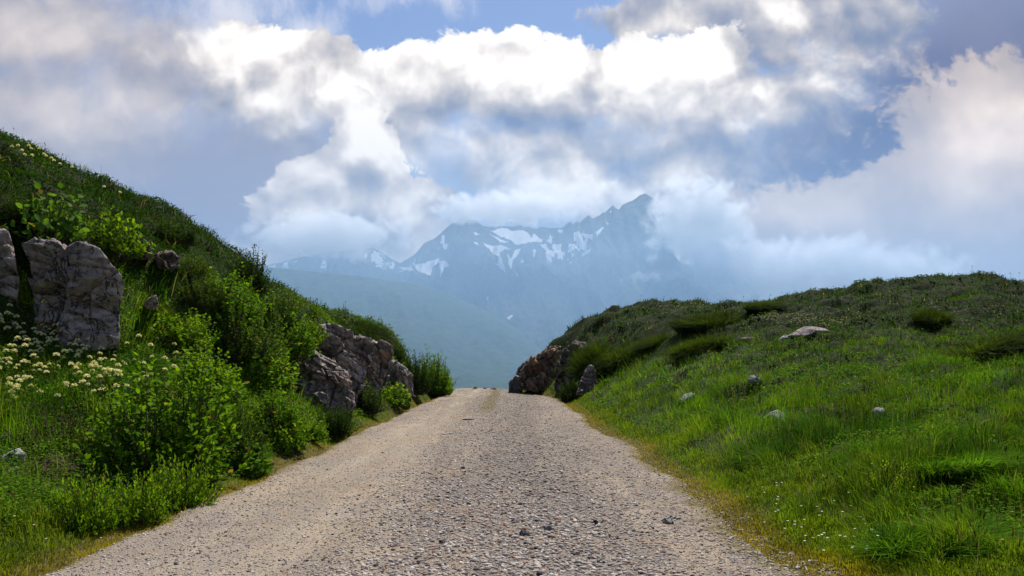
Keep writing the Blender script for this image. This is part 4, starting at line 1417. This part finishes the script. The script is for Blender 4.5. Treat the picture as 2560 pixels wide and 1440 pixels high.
SHRUBS = [
    ('broad', 130, 610, 190, 130, 'bright broad leaved shrub growing straight above the narrow rock block'),
    ('herb', 285, 640, 160, 120, 'broad leaved shrub above the right end of the big outcrop'),
    ('dark', 40, 560, 130, 70, 'dark low shrub at the left edge just above the outcrop'),
    ('alder', 565, 815, 240, 130, 'rounded green shrub on the slope halfway between the big outcrop and the skyline shrubs'),
    ('dark', 628, 735, 120, 115, 'dark dense shrub with spiky top, tallest on the left skyline'),
    ('twiggy', 590, 690, 60, 60, 'twiggy little shrub on the left skyline, left of the tallest one'),
    ('twiggy', 722, 785, 80, 75, 'thin leafy shoots on the left skyline, just right of the tallest shrub'),
    ('twiggy', 787, 800, 55, 62, 'lone thin leafy sprig on the left skyline above the roadside outcrop'),
    ('dark', 690, 830, 170, 90, 'dark shrub under the skyline sprigs, above the slope of bright shrubs'),
    ('alder', 705, 900, 190, 120, 'green shrub growing against the left end of the roadside outcrop'),
    ('alder_c', 590, 905, 240, 125, 'dense green shrub midway up the left slope, left of the shrub at the roadside outcrop'),
    ('alder_b', 640, 990, 260, 140, 'bright green shrub below the middle of the left slope, behind the largest shrub'),
    ('alder_b', 520, 1010, 230, 130, 'upright bright shrub rising behind the right shoulder of the largest shrub'),
    ('alder', 410, 1195, 400, 285, 'largest green shrub, standing in front of the flower meadow at the left'),
    ('alder_c', 570, 1150, 230, 165, 'shrub filling the gap between the largest shrub and the track'),
    ('alder', 690, 1085, 190, 110, 'green shrub beside the foot of the roadside outcrop, left of it'),
    ('low', 215, 1325, 190, 120, 'low bushy plant, leftmost of the low row in front of the largest shrub'),
    ('low', 335, 1305, 180, 110, 'low bushy plant in the middle of the low row in front of the largest shrub'),
    ('low', 450, 1270, 180, 115, 'low bushy plant at the right end of the low row, next to the gravel'),
    ('scrub', 130, 1130, 260, 120, 'dark tangled scrub on the left bank under the yellow flowers'),
    ('broad', 625, 1190, 160, 95, 'large leaved plant at the edge of the gravel, right of the largest shrub'),
    ('herb', 720, 1130, 130, 80, 'leafy herb clump on the left verge, below the green shrub by the outcrop'),
    ('dark', 835, 1085, 120, 70, 'dark leafy clump on the left verge in front of the sloping rock slab'),
    ('dark', 915, 1030, 110, 65, 'low dark shrub at the foot of the roadside outcrop near its overhanging nose'),
    ('herb', 985, 1010, 120, 55, 'low green shrub on the verge below the pale streaked rock face'),
    ('alder', 1085, 985, 105, 100, 'leafy dark green shrub at the end of the left bank, against the valley'),
    ('dark', 1035, 980, 95, 100, 'dense shrub behind the pale streaked rock face, left of the last shrub'),
    ('dark', 985, 905, 70, 50, 'dark shrub hanging over the top of the overhanging rock nose'),
    ('alder_b', 1112, 986, 48, 62, 'small bright shrub at the very tip of the left bank'),
    ('dark', 1425, 1003, 80, 55, 'small dark shrub beside the gravel on the right, below the lilac slab'),
    ('yellow', 2225, 1228, 150, 80, 'yellow green feathery plant shining in the grass on the right'),
    ('herb', 2040, 1170, 110, 40, 'leafy green clump under the grassy step on the right, left of the yellow plant'),
    ('dark', 1188, 976, 16, 10, 'tiny dark tuft at the far end of the track in the gap'),
    ('dark', 440, 610, 150, 60, 'dark low shrub just under the skyline on the upper left hill'),
    ('dark', 880, 870, 90, 55, 'dark tuft growing on the ledge in the middle of the roadside outcrop'),
    ('herb', 60, 770, 50, 90, 'green plant growing in the deep cleft of the big outcrop'),
    ('herb', 380, 850, 160, 90, 'leafy clump right of the big outcrop foot'),
    ('alder_b', 470, 880, 170, 90, 'low bright shrub between the grass clump and the middle of the left slope'),
    ('alder_c', 505, 770, 150, 80, 'low green shrub on the slope under the upper left skyline'),
    ('alder_b', 760, 860, 110, 60, 'little bright shrub on top of the roadside outcrop at its left end'),
    ('alder_b', 770, 1100, 110, 60, 'bright low shrub in front of the lowest slab of the roadside outcrop'),
    ('alder_c', 480, 700, 130, 60, 'flat green shrub high on the left slope, right of the two small rocks'),
    ('herb', 300, 1080, 170, 90, 'herb clump among the yellow flowers left of the largest shrub'),
]
for i, (key, u, v, w, h, lab) in enumerate(SHRUBS):
    yl = key == 'yellow'
    place_shrub(key, u, v, w, h, lab, i + 3, cat='plant' if key in ('broad', 'herb', 'yellow', 'low') else 'shrub', name='leafy_plant' if key in ('broad', 'herb', 'yellow', 'low') else 'shrub',
                group=None)


# ---- tussocks: heavy clumps of long drooping grass on the right bank
def tussock_mesh(seed, n=5200, w=1.0, h=0.5, ca=(0.018, 0.034, 0.005), cb=(0.060, 0.100, 0.010)):
    """several tufts grown together, their long blades combed over to one side"""
    r = np.random.default_rng(seed)
    m = 6
    cx = r.uniform(-0.42, 0.42, m) * w; cy = r.uniform(-0.40, 0.40, m) * w
    cr = r.uniform(0.10, 0.26, m) * w; ch = h * r.uniform(0.45, 1.0, m)
    k = r.integers(0, m, n)
    az = r.uniform(0, 2 * math.pi, n)
    q = np.sqrt(r.random(n)) * cr[k]
    top = ch[k] * 0.42 * (1 - (q / (1.25 * cr[k])) ** 2)
    P = np.stack([cx[k] + np.cos(az) * q, cy[k] + np.sin(az) * q, top], 1)
    N = unit(np.stack([np.cos(az) * q, np.sin(az) * q, 0.8 * cr[k]], 1))
    comb = r.uniform(0, 6.28)
    dx = np.cos(az) * q / cr[k] + 0.7 * math.cos(comb) + r.normal(0, 0.45, n)
    dy = np.sin(az) * q / cr[k] + 0.7 * math.sin(comb) + r.normal(0, 0.45, n)
    hh = h * r.uniform(0.35, 1.15, n)
    lean = np.clip(r.normal(0.7, 0.4, n), 0.05, 1.7)
    tint = leaf_tint(n, r, ca, cb)
    tint = tint * (0.6 + 0.8 * vnoise2(P[:, 0] * 6, P[:, 1] * 6, seed))[:, None]
    V, Q, T, C = blades(P, N, hh, np.full(n, 0.014) * r.uniform(0.6, 1.5, n), lean, np.arctan2(dy, dx), tint, r)
    parts = [(V, Q, T, C)]
    ua = np.linspace(0, 2 * math.pi, 14, endpoint=False)
    i = np.arange(14)
    cq = np.concatenate([np.stack([a * 14 + i, a * 14 + (i + 1) % 14, (a + 1) * 14 + (i + 1) % 14, (a + 1) * 14 + i], 1) for a in range(3)])
    for j in range(m):
        ring = [np.stack([cx[j] + np.cos(ua) * f * cr[j], cy[j] + np.sin(ua) * f * cr[j], np.full(14, ch[j] * 0.38 * (1 - (f / 1.25) ** 2) - 0.12 * (f > 1.2))], 1) for f in (1.25, 0.9, 0.5, 0.0)]
        parts.append((np.concatenate(ring), cq, np.zeros((0, 3), int), np.tile(np.array([[0.016, 0.022, 0.006]]), (56, 1))))
    V2, fs, C2 = join(parts)
    return np_mesh('grass_tussock', V2, fs, False, {'tint': C2})


TUS = [tussock_mesh(s) for s in (1, 2, 3)]
TUSG = [tussock_mesh(s, ca=(0.040, 0.125, 0.006), cb=(0.105, 0.225, 0.010)) for s in (4, 5, 6)]
TUSSOCKS = [
    (1452, 905, 75, 70, 0, 'dark drooping grass tussock above the orange rock face at the gap'),
    (1500, 918, 95, 105, 0, 'tall dark grass tussock hanging over the lilac slab on the right bank'),
    (1560, 905, 110, 75, 0, 'broad dark tussock right of the tall one over the lilac slab'),
    (1635, 868, 80, 50, 0, 'round dark tussock alone on the slope right of the hanging tussocks'),
    (1770, 818, 190, 60, 0, 'wide dark hollow of long grass under the middle of the right skyline'),
    (1755, 885, 150, 80, 0, 'big dark tussock below the wide dark hollow on the right hill'),
    (1905, 772, 120, 32, 0, 'dark tussock on the right skyline where the hill starts to rise'),
    (2320, 805, 90, 52, 0, 'black green tussock high on the right hill'),
    (2460, 885, 190, 70, 0, 'largest black green tussock near the right edge of the hill'),
    (1960, 1150, 190, 80, 1, 'long green tussock of bent grass in the middle of the right slope'),
    (2420, 1180, 230, 90, 1, 'thick green tussock right of the yellow plant'),
    (2330, 1390, 300, 130, 1, 'big clump of long bent grass at the lower right'),
    (835, 818, 90, 32, 0, 'dark grass tussock capping the craggy middle rock of the roadside outcrop'),
    (930, 848, 90, 40, 0, 'dark grass tussock capping the overhanging rock nose'),
    (120, 885, 170, 30, 1, 'lush grass clump at the foot of the narrow rock block'),
    (240, 890, 130, 30, 1, 'lush grass clump at the foot of the broad rock block'),
    (300, 935, 200, 60, 1, 'lush grass clump under the right end of the big outcrop'),
    (395, 800, 90, 70, 0, 'brownish grass clump on the slope right of the big outcrop'),
]
for i, (u, v, w, h, g, lab) in enumerate(TUSSOCKS):
    q = hit(u, v)
    W, Hh = w / F * q[1], h / F * q[1]
    me = (TUSG if g else TUS)[i % 3]
    o = link('grass_tussock', me, m_grass, loc=(q[0], q[1], q[2] - 0.22 * Hh))
    o.scale = (W / 1.15, min(W, 1.6) / 1.15, Hh / 0.70)
    nrm = Vector(Hn(np.array([q[0]]), np.array([q[1]]), 0.5)[0]).lerp(Vector((0, 0, 1)), 0.25)
    o.rotation_euler = (nrm.to_track_quat('Z', 'Y') @ Vector((1, 0, 0)).rotation_difference(Vector((math.cos(i * 0.3), math.sin(i * 0.3), 0)))).to_euler()
    tag(o, lab, 'tussock')


# ---- flowers
def flower_head_mesh(seed):
    """an upright stem with leaves and a round head of small pale yellow florets"""
    r = np.random.default_rng(seed)
    parts = []
    n = 40
    dv = unit(r.normal(size=(n, 3))); dv[:, 2] = np.abs(dv[:, 2]) * 0.9 - 0.2
    P = np.array([0, 0, 0.27]) + dv * 0.020
    parts.append(leaves(P, dv, unit(r.normal(size=(n, 3))), np.full(n, 0.020), np.full(n, 0.016), leaf_tint(n, r, (0.74, 0.71, 0.38), (0.86, 0.84, 0.56), 0.1)))
    st = tube(np.array([[0, 0, -0.05], [0.005, 0, 0.1], [0.0, 0.004, 0.27]]), np.array([0.004, 0.0035, 0.003]))
    parts.append((*st, np.tile(np.array([[0.06, 0.12, 0.02]]), (len(st[0]), 1))))
    m = 6
    az = r.uniform(0, 6.28, m)
    D = np.stack([np.cos(az), np.sin(az), np.full(m, 0.6)], 1)
    parts.append(leaves(np.stack([0 * az, 0 * az, r.uniform(0.02, 0.18, m)], 1), D, np.tile(np.array([[0, 0, 1.0]]), (m, 1)), np.full(m, 0.06), np.full(m, 0.022), leaf_tint(m, r, G1, B2)))
    V, fs, C = join(parts)
    return np_mesh('flower', V, fs, False, {'tint': C})


FL = [flower_head_mesh(s) for s in range(4)]
fr = np.random.default_rng(303)
spots = []
FPATCH = [(60, 850, 90, 40, 16), (60, 930, 130, 80, 50), (200, 940, 140, 70, 60), (270, 1000, 80, 70, 30), (30, 1010, 70, 70, 20), (110, 890, 90, 40, 26), (370, 970, 120, 70, 26)]
for cu, cv, su, sv, n in FPATCH:
    for _ in range(n):
        spots.append((cu + fr.normal(0, su * 0.5), cv + fr.normal(0, sv * 0.5)))
for u, v in spots:
    q = hit(u, v)
    o = link('flower', FL[fr.integers(4)], m_petal, loc=(q[0], q[1], q[2]))
    s = fr.uniform(0.6, 1.15)
    o.scale = (s * 1.2, s * 1.2, s * 1.25)
    o.rotation_euler = (fr.normal(0, 0.12), fr.normal(0, 0.12), fr.uniform(0, 6.28))
    tag(o, 'pale yellow round flower head in the meadow below the big outcrop', 'flower', 'pale yellow flowers in the left meadow')
# flowers on the upper left hillside
for u, v in [(25 + fr.uniform(0, 200), 405 + fr.uniform(-8, 8) + 0.0) for _ in range(0)] + [(30, 398), (55, 408), (72, 395), (78, 402), (98, 402), (110, 415), (62, 420), (80, 420), (115, 420), (128, 425), (135, 432), (150, 440), (45, 395), (95, 392), (180, 446), (218, 444), (260, 496), (300, 508)]:
    q = hit(u, v + 6)
    o = link('flower', FL[fr.integers(4)], m_petal, loc=tuple(q))
    o.scale = (1.05, 1.05, 1.2)
    o.rotation_euler = (0, 0, fr.uniform(0, 6.28))
    tag(o, 'pale yellow flower head on the dark slope high above the outcrop', 'flower', 'pale yellow flowers high on the left slope')


def build_small_flowers():
    """countless tiny white and yellow blossoms in the turf"""
    r = np.random.default_rng(404)
    pos, col, size = [], [], []

    def patch(cu, cv, su, sv, n, c, s):
        for _ in range(n):
            q = hit(cu + r.normal(0, su), cv + r.normal(0, sv))
            xl, xr = track_edges(q[1])
            if xl - 0.1 < q[0] < xr + 0.3 or q[1] > 45:
                continue
            pos.append(q); col.append(c); size.append(s * max(0.018, 0.0013 * q[1]))
    W, Y, P = (0.80, 0.80, 0.76), (0.74, 0.60, 0.06), (0.62, 0.60, 0.34)
    patch(2010, 805, 55, 10, 110, P, 1.0); patch(2090, 815, 40, 14, 70, P, 1.0); patch(1925, 800, 30, 8, 40, P, 1.0); patch(1700, 770, 60, 4, 40, P, 1.0)
    patch(2300, 760, 180, 40, 50, W, 0.7); patch(2450, 800, 70, 15, 40, P, 1.0); patch(1850, 860, 70, 30, 70, P, 0.9); patch(1780, 920, 40, 18, 60, P, 0.9)
    patch(1650, 960, 80, 30, 40, W, 0.6); patch(1900, 900, 160, 60, 40, W, 0.6); patch(130, 850, 90, 22, 80, W, 0.8); patch(380, 890, 60, 30, 30, W, 0.8); patch(430, 950, 50, 40, 14, W, 0.7)
    patch(560, 880, 120, 60, 10, W, 0.7); patch(1050, 900, 60, 30, 0, W, 0.7)
    patch(2000, 1330, 80, 50, 30, W, 0.9); patch(2110, 1390, 60, 30, 26, W, 0.9); patch(1900, 1280, 40, 30, 10, W, 0.9); patch(2350, 1330, 150, 60, 12, Y, 0.8); patch(200, 1330, 120, 40, 12, W, 0.8)
    patch(860, 840, 40, 10, 40, P, 0.8); patch(380, 925, 30, 15, 4, Y, 1.0); patch(350, 880, 25, 25, 3, (0.7, 0.35, 0.03), 1.1)
    pos = np.array(pos); col = np.array(col); size = np.array(size)
    n = len(pos)
    pos[:, 2] += r.uniform(0.06, 0.2, n)
    parts = []
    for k in range(5):
        a = 2 * math.pi * k / 5 + r.uniform(0, 0.5, n)
        D = np.stack([np.cos(a), np.sin(a), np.full(n, 0.35)], 1)
        parts.append(leaves(pos, D, np.tile(np.array([[0.0, -0.25, 1.0]]), (n, 1)), size * 0.75, size * 0.6, col * r.uniform(0.8, 1.1, (n, 1))))
    V, fs, C = join(parts)
    tag(link('small_flowers', np_mesh('small_flowers', V, fs, False, {'tint': C}), m_petal), 'tiny white and yellow blossoms scattered through the turf', 'flowers', kind='stuff')


build_small_flowers()


# ---------------------------------------------------------------- loose stones on the track
def gravel_material():
    m, t, out = new_mat('gravel_stone')
    c = t_attr(t, 'tint')
    n = t_noise(t, t_pos(t), 90.0, 3, 0.6)
    c = t_mix(t, n.step(0.3, 0.6), t_mix(t, 1.0, c, (0.72, 0.7, 0.68), 'MULTIPLY'), c)
    b = t_bsdf(t, c, 0.9, 0.2)
    t.links.new(b.outputs[0], out.inputs['Surface'])
    return m


m_gravel = gravel_material()


def build_gravel():
    r = np.random.default_rng(505)
    x, y = screen_points(190000, 0, 2200, 4.2, 46, r, 1.15)
    xl, xr = track_edges(y)
    s = stoniness(x, y)
    inn = (x > xl - 0.1) & (x < xr + 0.25)
    k = inn & (r.random(len(x)) < 0.42 + 1.0 * s)
    x, y, s = x[k], y[k], s[k]
    n = len(x)
    import bmesh
    bm = bmesh.new(); bmesh.ops.create_icosphere(bm, subdivisions=1, radius=1.0)
    B = np.array([v.co[:] for v in bm.verts]); Fi = np.array([[v.index for v in f.verts] for f in bm.faces]); bm.free()
    sz = (0.0055 + 0.017 * r.random(n) ** 3.0 * (0.5 + 1.0 * s)) * r.uniform(0.7, 1.2, n)
    sz = np.maximum(sz, 0.00040 * y * r.uniform(0.6, 1.5, n))
    ax = np.stack([sz * r.uniform(0.8, 1.6, n), sz * r.uniform(0.7, 1.2, n), sz * r.uniform(0.35, 0.75, n)], 1)
    J = r.uniform(0.72, 1.22, (n, len(B), 1))
    V = B[None] * J * ax[:, None, :]
    a = r.uniform(0, 6.28, n); ca, sa = np.cos(a)[:, None], np.sin(a)[:, None]
    V = np.stack([V[..., 0] * ca - V[..., 1] * sa, V[..., 0] * sa + V[..., 1] * ca, V[..., 2] + V[..., 0] * r.normal(0, 0.2, (n, 1))], -1)
    V = V + np.stack([x, y, surf(x, y) + ax[:, 2] * 0.25], 1)[:, None, :]
    faces = (np.arange(n)[:, None, None] * len(B) + Fi[None]).reshape(-1, 3)
    g = r.random((n, 1))
    c = np.array([0.25, 0.215, 0.195]) * (1 - g) + np.array([0.54, 0.47, 0.40]) * g
    dk = r.random(n) < 0.10; c[dk] = np.array([0.07, 0.062, 0.062]) * r.uniform(0.7, 1.5, (dk.sum(), 1))
    wt = r.random(n) < 0.05; c[wt] = np.array([0.60, 0.55, 0.50])
    rd = r.random(n) < 0.08; c[rd] = np.array([0.33, 0.20, 0.14])
    C = np.repeat(c, len(B), 0)
    tag(link('gravel', np_mesh('gravel', V.reshape(-1, 3), [faces], False, {'tint': C}), m_gravel), 'loose grey and tan gravel lying on the track', 'gravel', kind='stuff')


build_gravel()

for k, (u, v, w, h, c, lab) in enumerate([
    (1157, 1187, 18, 10, m_dark, 'small black stone standing alone in the middle of the track'),
    (1310, 1370, 34, 24, m_dark, 'dark grey stone leaning on a pale one among the coarse gravel'),
    (1288, 1374, 26, 14, m_grey, 'pale stone in front of the dark grey one among the coarse gravel'),
    (1105, 1385, 30, 14, m_brown, 'rounded brown stone left of the coarse gravel lane'),
    (1130, 1407, 22, 12, m_grey, 'pale angular stone below the rounded brown one'),
    (1370, 1352, 30, 18, m_dark, 'blue grey stone right of the dark leaning one'),
    (1490, 1326, 22, 18, m_grey, 'upright pale stone with shadowed front on the right of the coarse lane'),
    (1670, 1332, 50, 24, m_grey, 'flat pale bedrock step on the right side of the track'),
    (1690, 1315, 36, 12, m_grey, 'thin pale slab just behind the flat bedrock step'),
    (1480, 1415, 40, 12, m_grey, 'flat whitish stone at the bottom right of the coarse lane'),
    (1376, 1238, 18, 12, m_brown, 'brown lump of stone right of the middle, upper one'),
    (840, 1298, 12, 7, m_dark, 'small dark stone on the sandy left side, left of its twin'),
    (865, 1296, 16, 7, m_brown, 'flat dark brown stone on the sandy left side, right of its twin'),
    (950, 1352, 14, 9, m_dark, 'dark squarish stone on the sandy left side near the bottom'),
    (1000, 1356, 12, 8, m_dark, 'little dark stone just right of the dark squarish one'),
    (1475, 1256, 20, 12, m_grey, 'whitish stone in the right lane, above the upright pale stone'),
    (1940, 1395, 16, 10, m_grey, 'pale round stone in the moss at the lower right edge of the track'),
    (1775, 1222, 20, 8, m_grey, 'white flat stone at the right edge of the track by the grass'),
    (957, 1144, 10, 5, m_dark, 'tiny dark stone on the left half of the track at middle distance'),
    (1120, 1095, 40, 6, m_grey, 'flat pale bedrock patch in the left lane at middle distance'),
    (1170, 1057, 50, 5, m_grey, 'long flat pale bedrock patch across the track towards the gap'),
    (520, 1226, 18, 10, m_grey, 'white stone at the left grass edge right of the low plants')]):
    place_stone(u, v, w, h, c, lab, 60 + k, on_track=True)
# ---------------------------------------------------------------- cloud wrapped round the summits
def build_cloud_bank(u, v, Y, ru, rv, depth, dens, seed, label):
    """a bank of cloud hanging against the mountain: real drops of water, thinning out at its ragged rim"""
    import bmesh
    c = pt(u, v, Y)
    bm = bmesh.new()
    bmesh.ops.create_icosphere(bm, subdivisions=3, radius=1.0)
    me = bpy.data.meshes.new('mist')
    bm.to_mesh(me)
    bm.free()
    m, t, out = new_mat('cloud_bank')
    p = t_obj(t)
    w = t_vmath(t, 'MULTIPLY', p, (ru / 42.0, depth / 200.0, rv / 42.0))
    w = t_vmath(t, 'ADD', w, (seed * 3.7, 0, seed))
    n = t_noise(t, w, 1.0, 7, 0.62, 0.4)
    f = (1.0 - t_vmath(t, 'LENGTH', p)) * 1.5 + (n - 0.5) * 2.2 - 0.25
    dn = f.step(0.0, 0.6) * dens
    vs = t.nodes.new('ShaderNodeVolumeScatter')
    vs.inputs['Color'].default_value = (0.99, 0.99, 0.99, 1)
    vs.inputs['Anisotropy'].default_value = 0.3
    t.links.new(dn.k, vs.inputs['Density'])
    t.links.new(vs.outputs[0], out.inputs['Volume'])
    o = link('mist', me, m, loc=tuple(c))  # a cloud volume standing inside the haze box, named mist
    o.scale = (ru / F * Y, depth, rv / F * Y)
    return tag(o, label, 'mist', kind='stuff')


build_cloud_bank(815, 588, 3900.0, 270, 78, 170.0, 0.014, 1, 'white cloud lying over the ridge left of the notch')
build_cloud_bank(1270, 520, 4150.0, 260, 58, 150.0, 0.014, 2, 'grey cloud hiding the middle of the mountain crest')
build_cloud_bank(1745, 560, 4000.0, 170, 160, 170.0, 0.014, 3, 'pale cloud covering the right shoulder of the mountain')
build_cloud_bank(2020, 680, 3800.0, 520, 120, 170.0, 0.014, 4, 'low cloud bank behind the right hill')
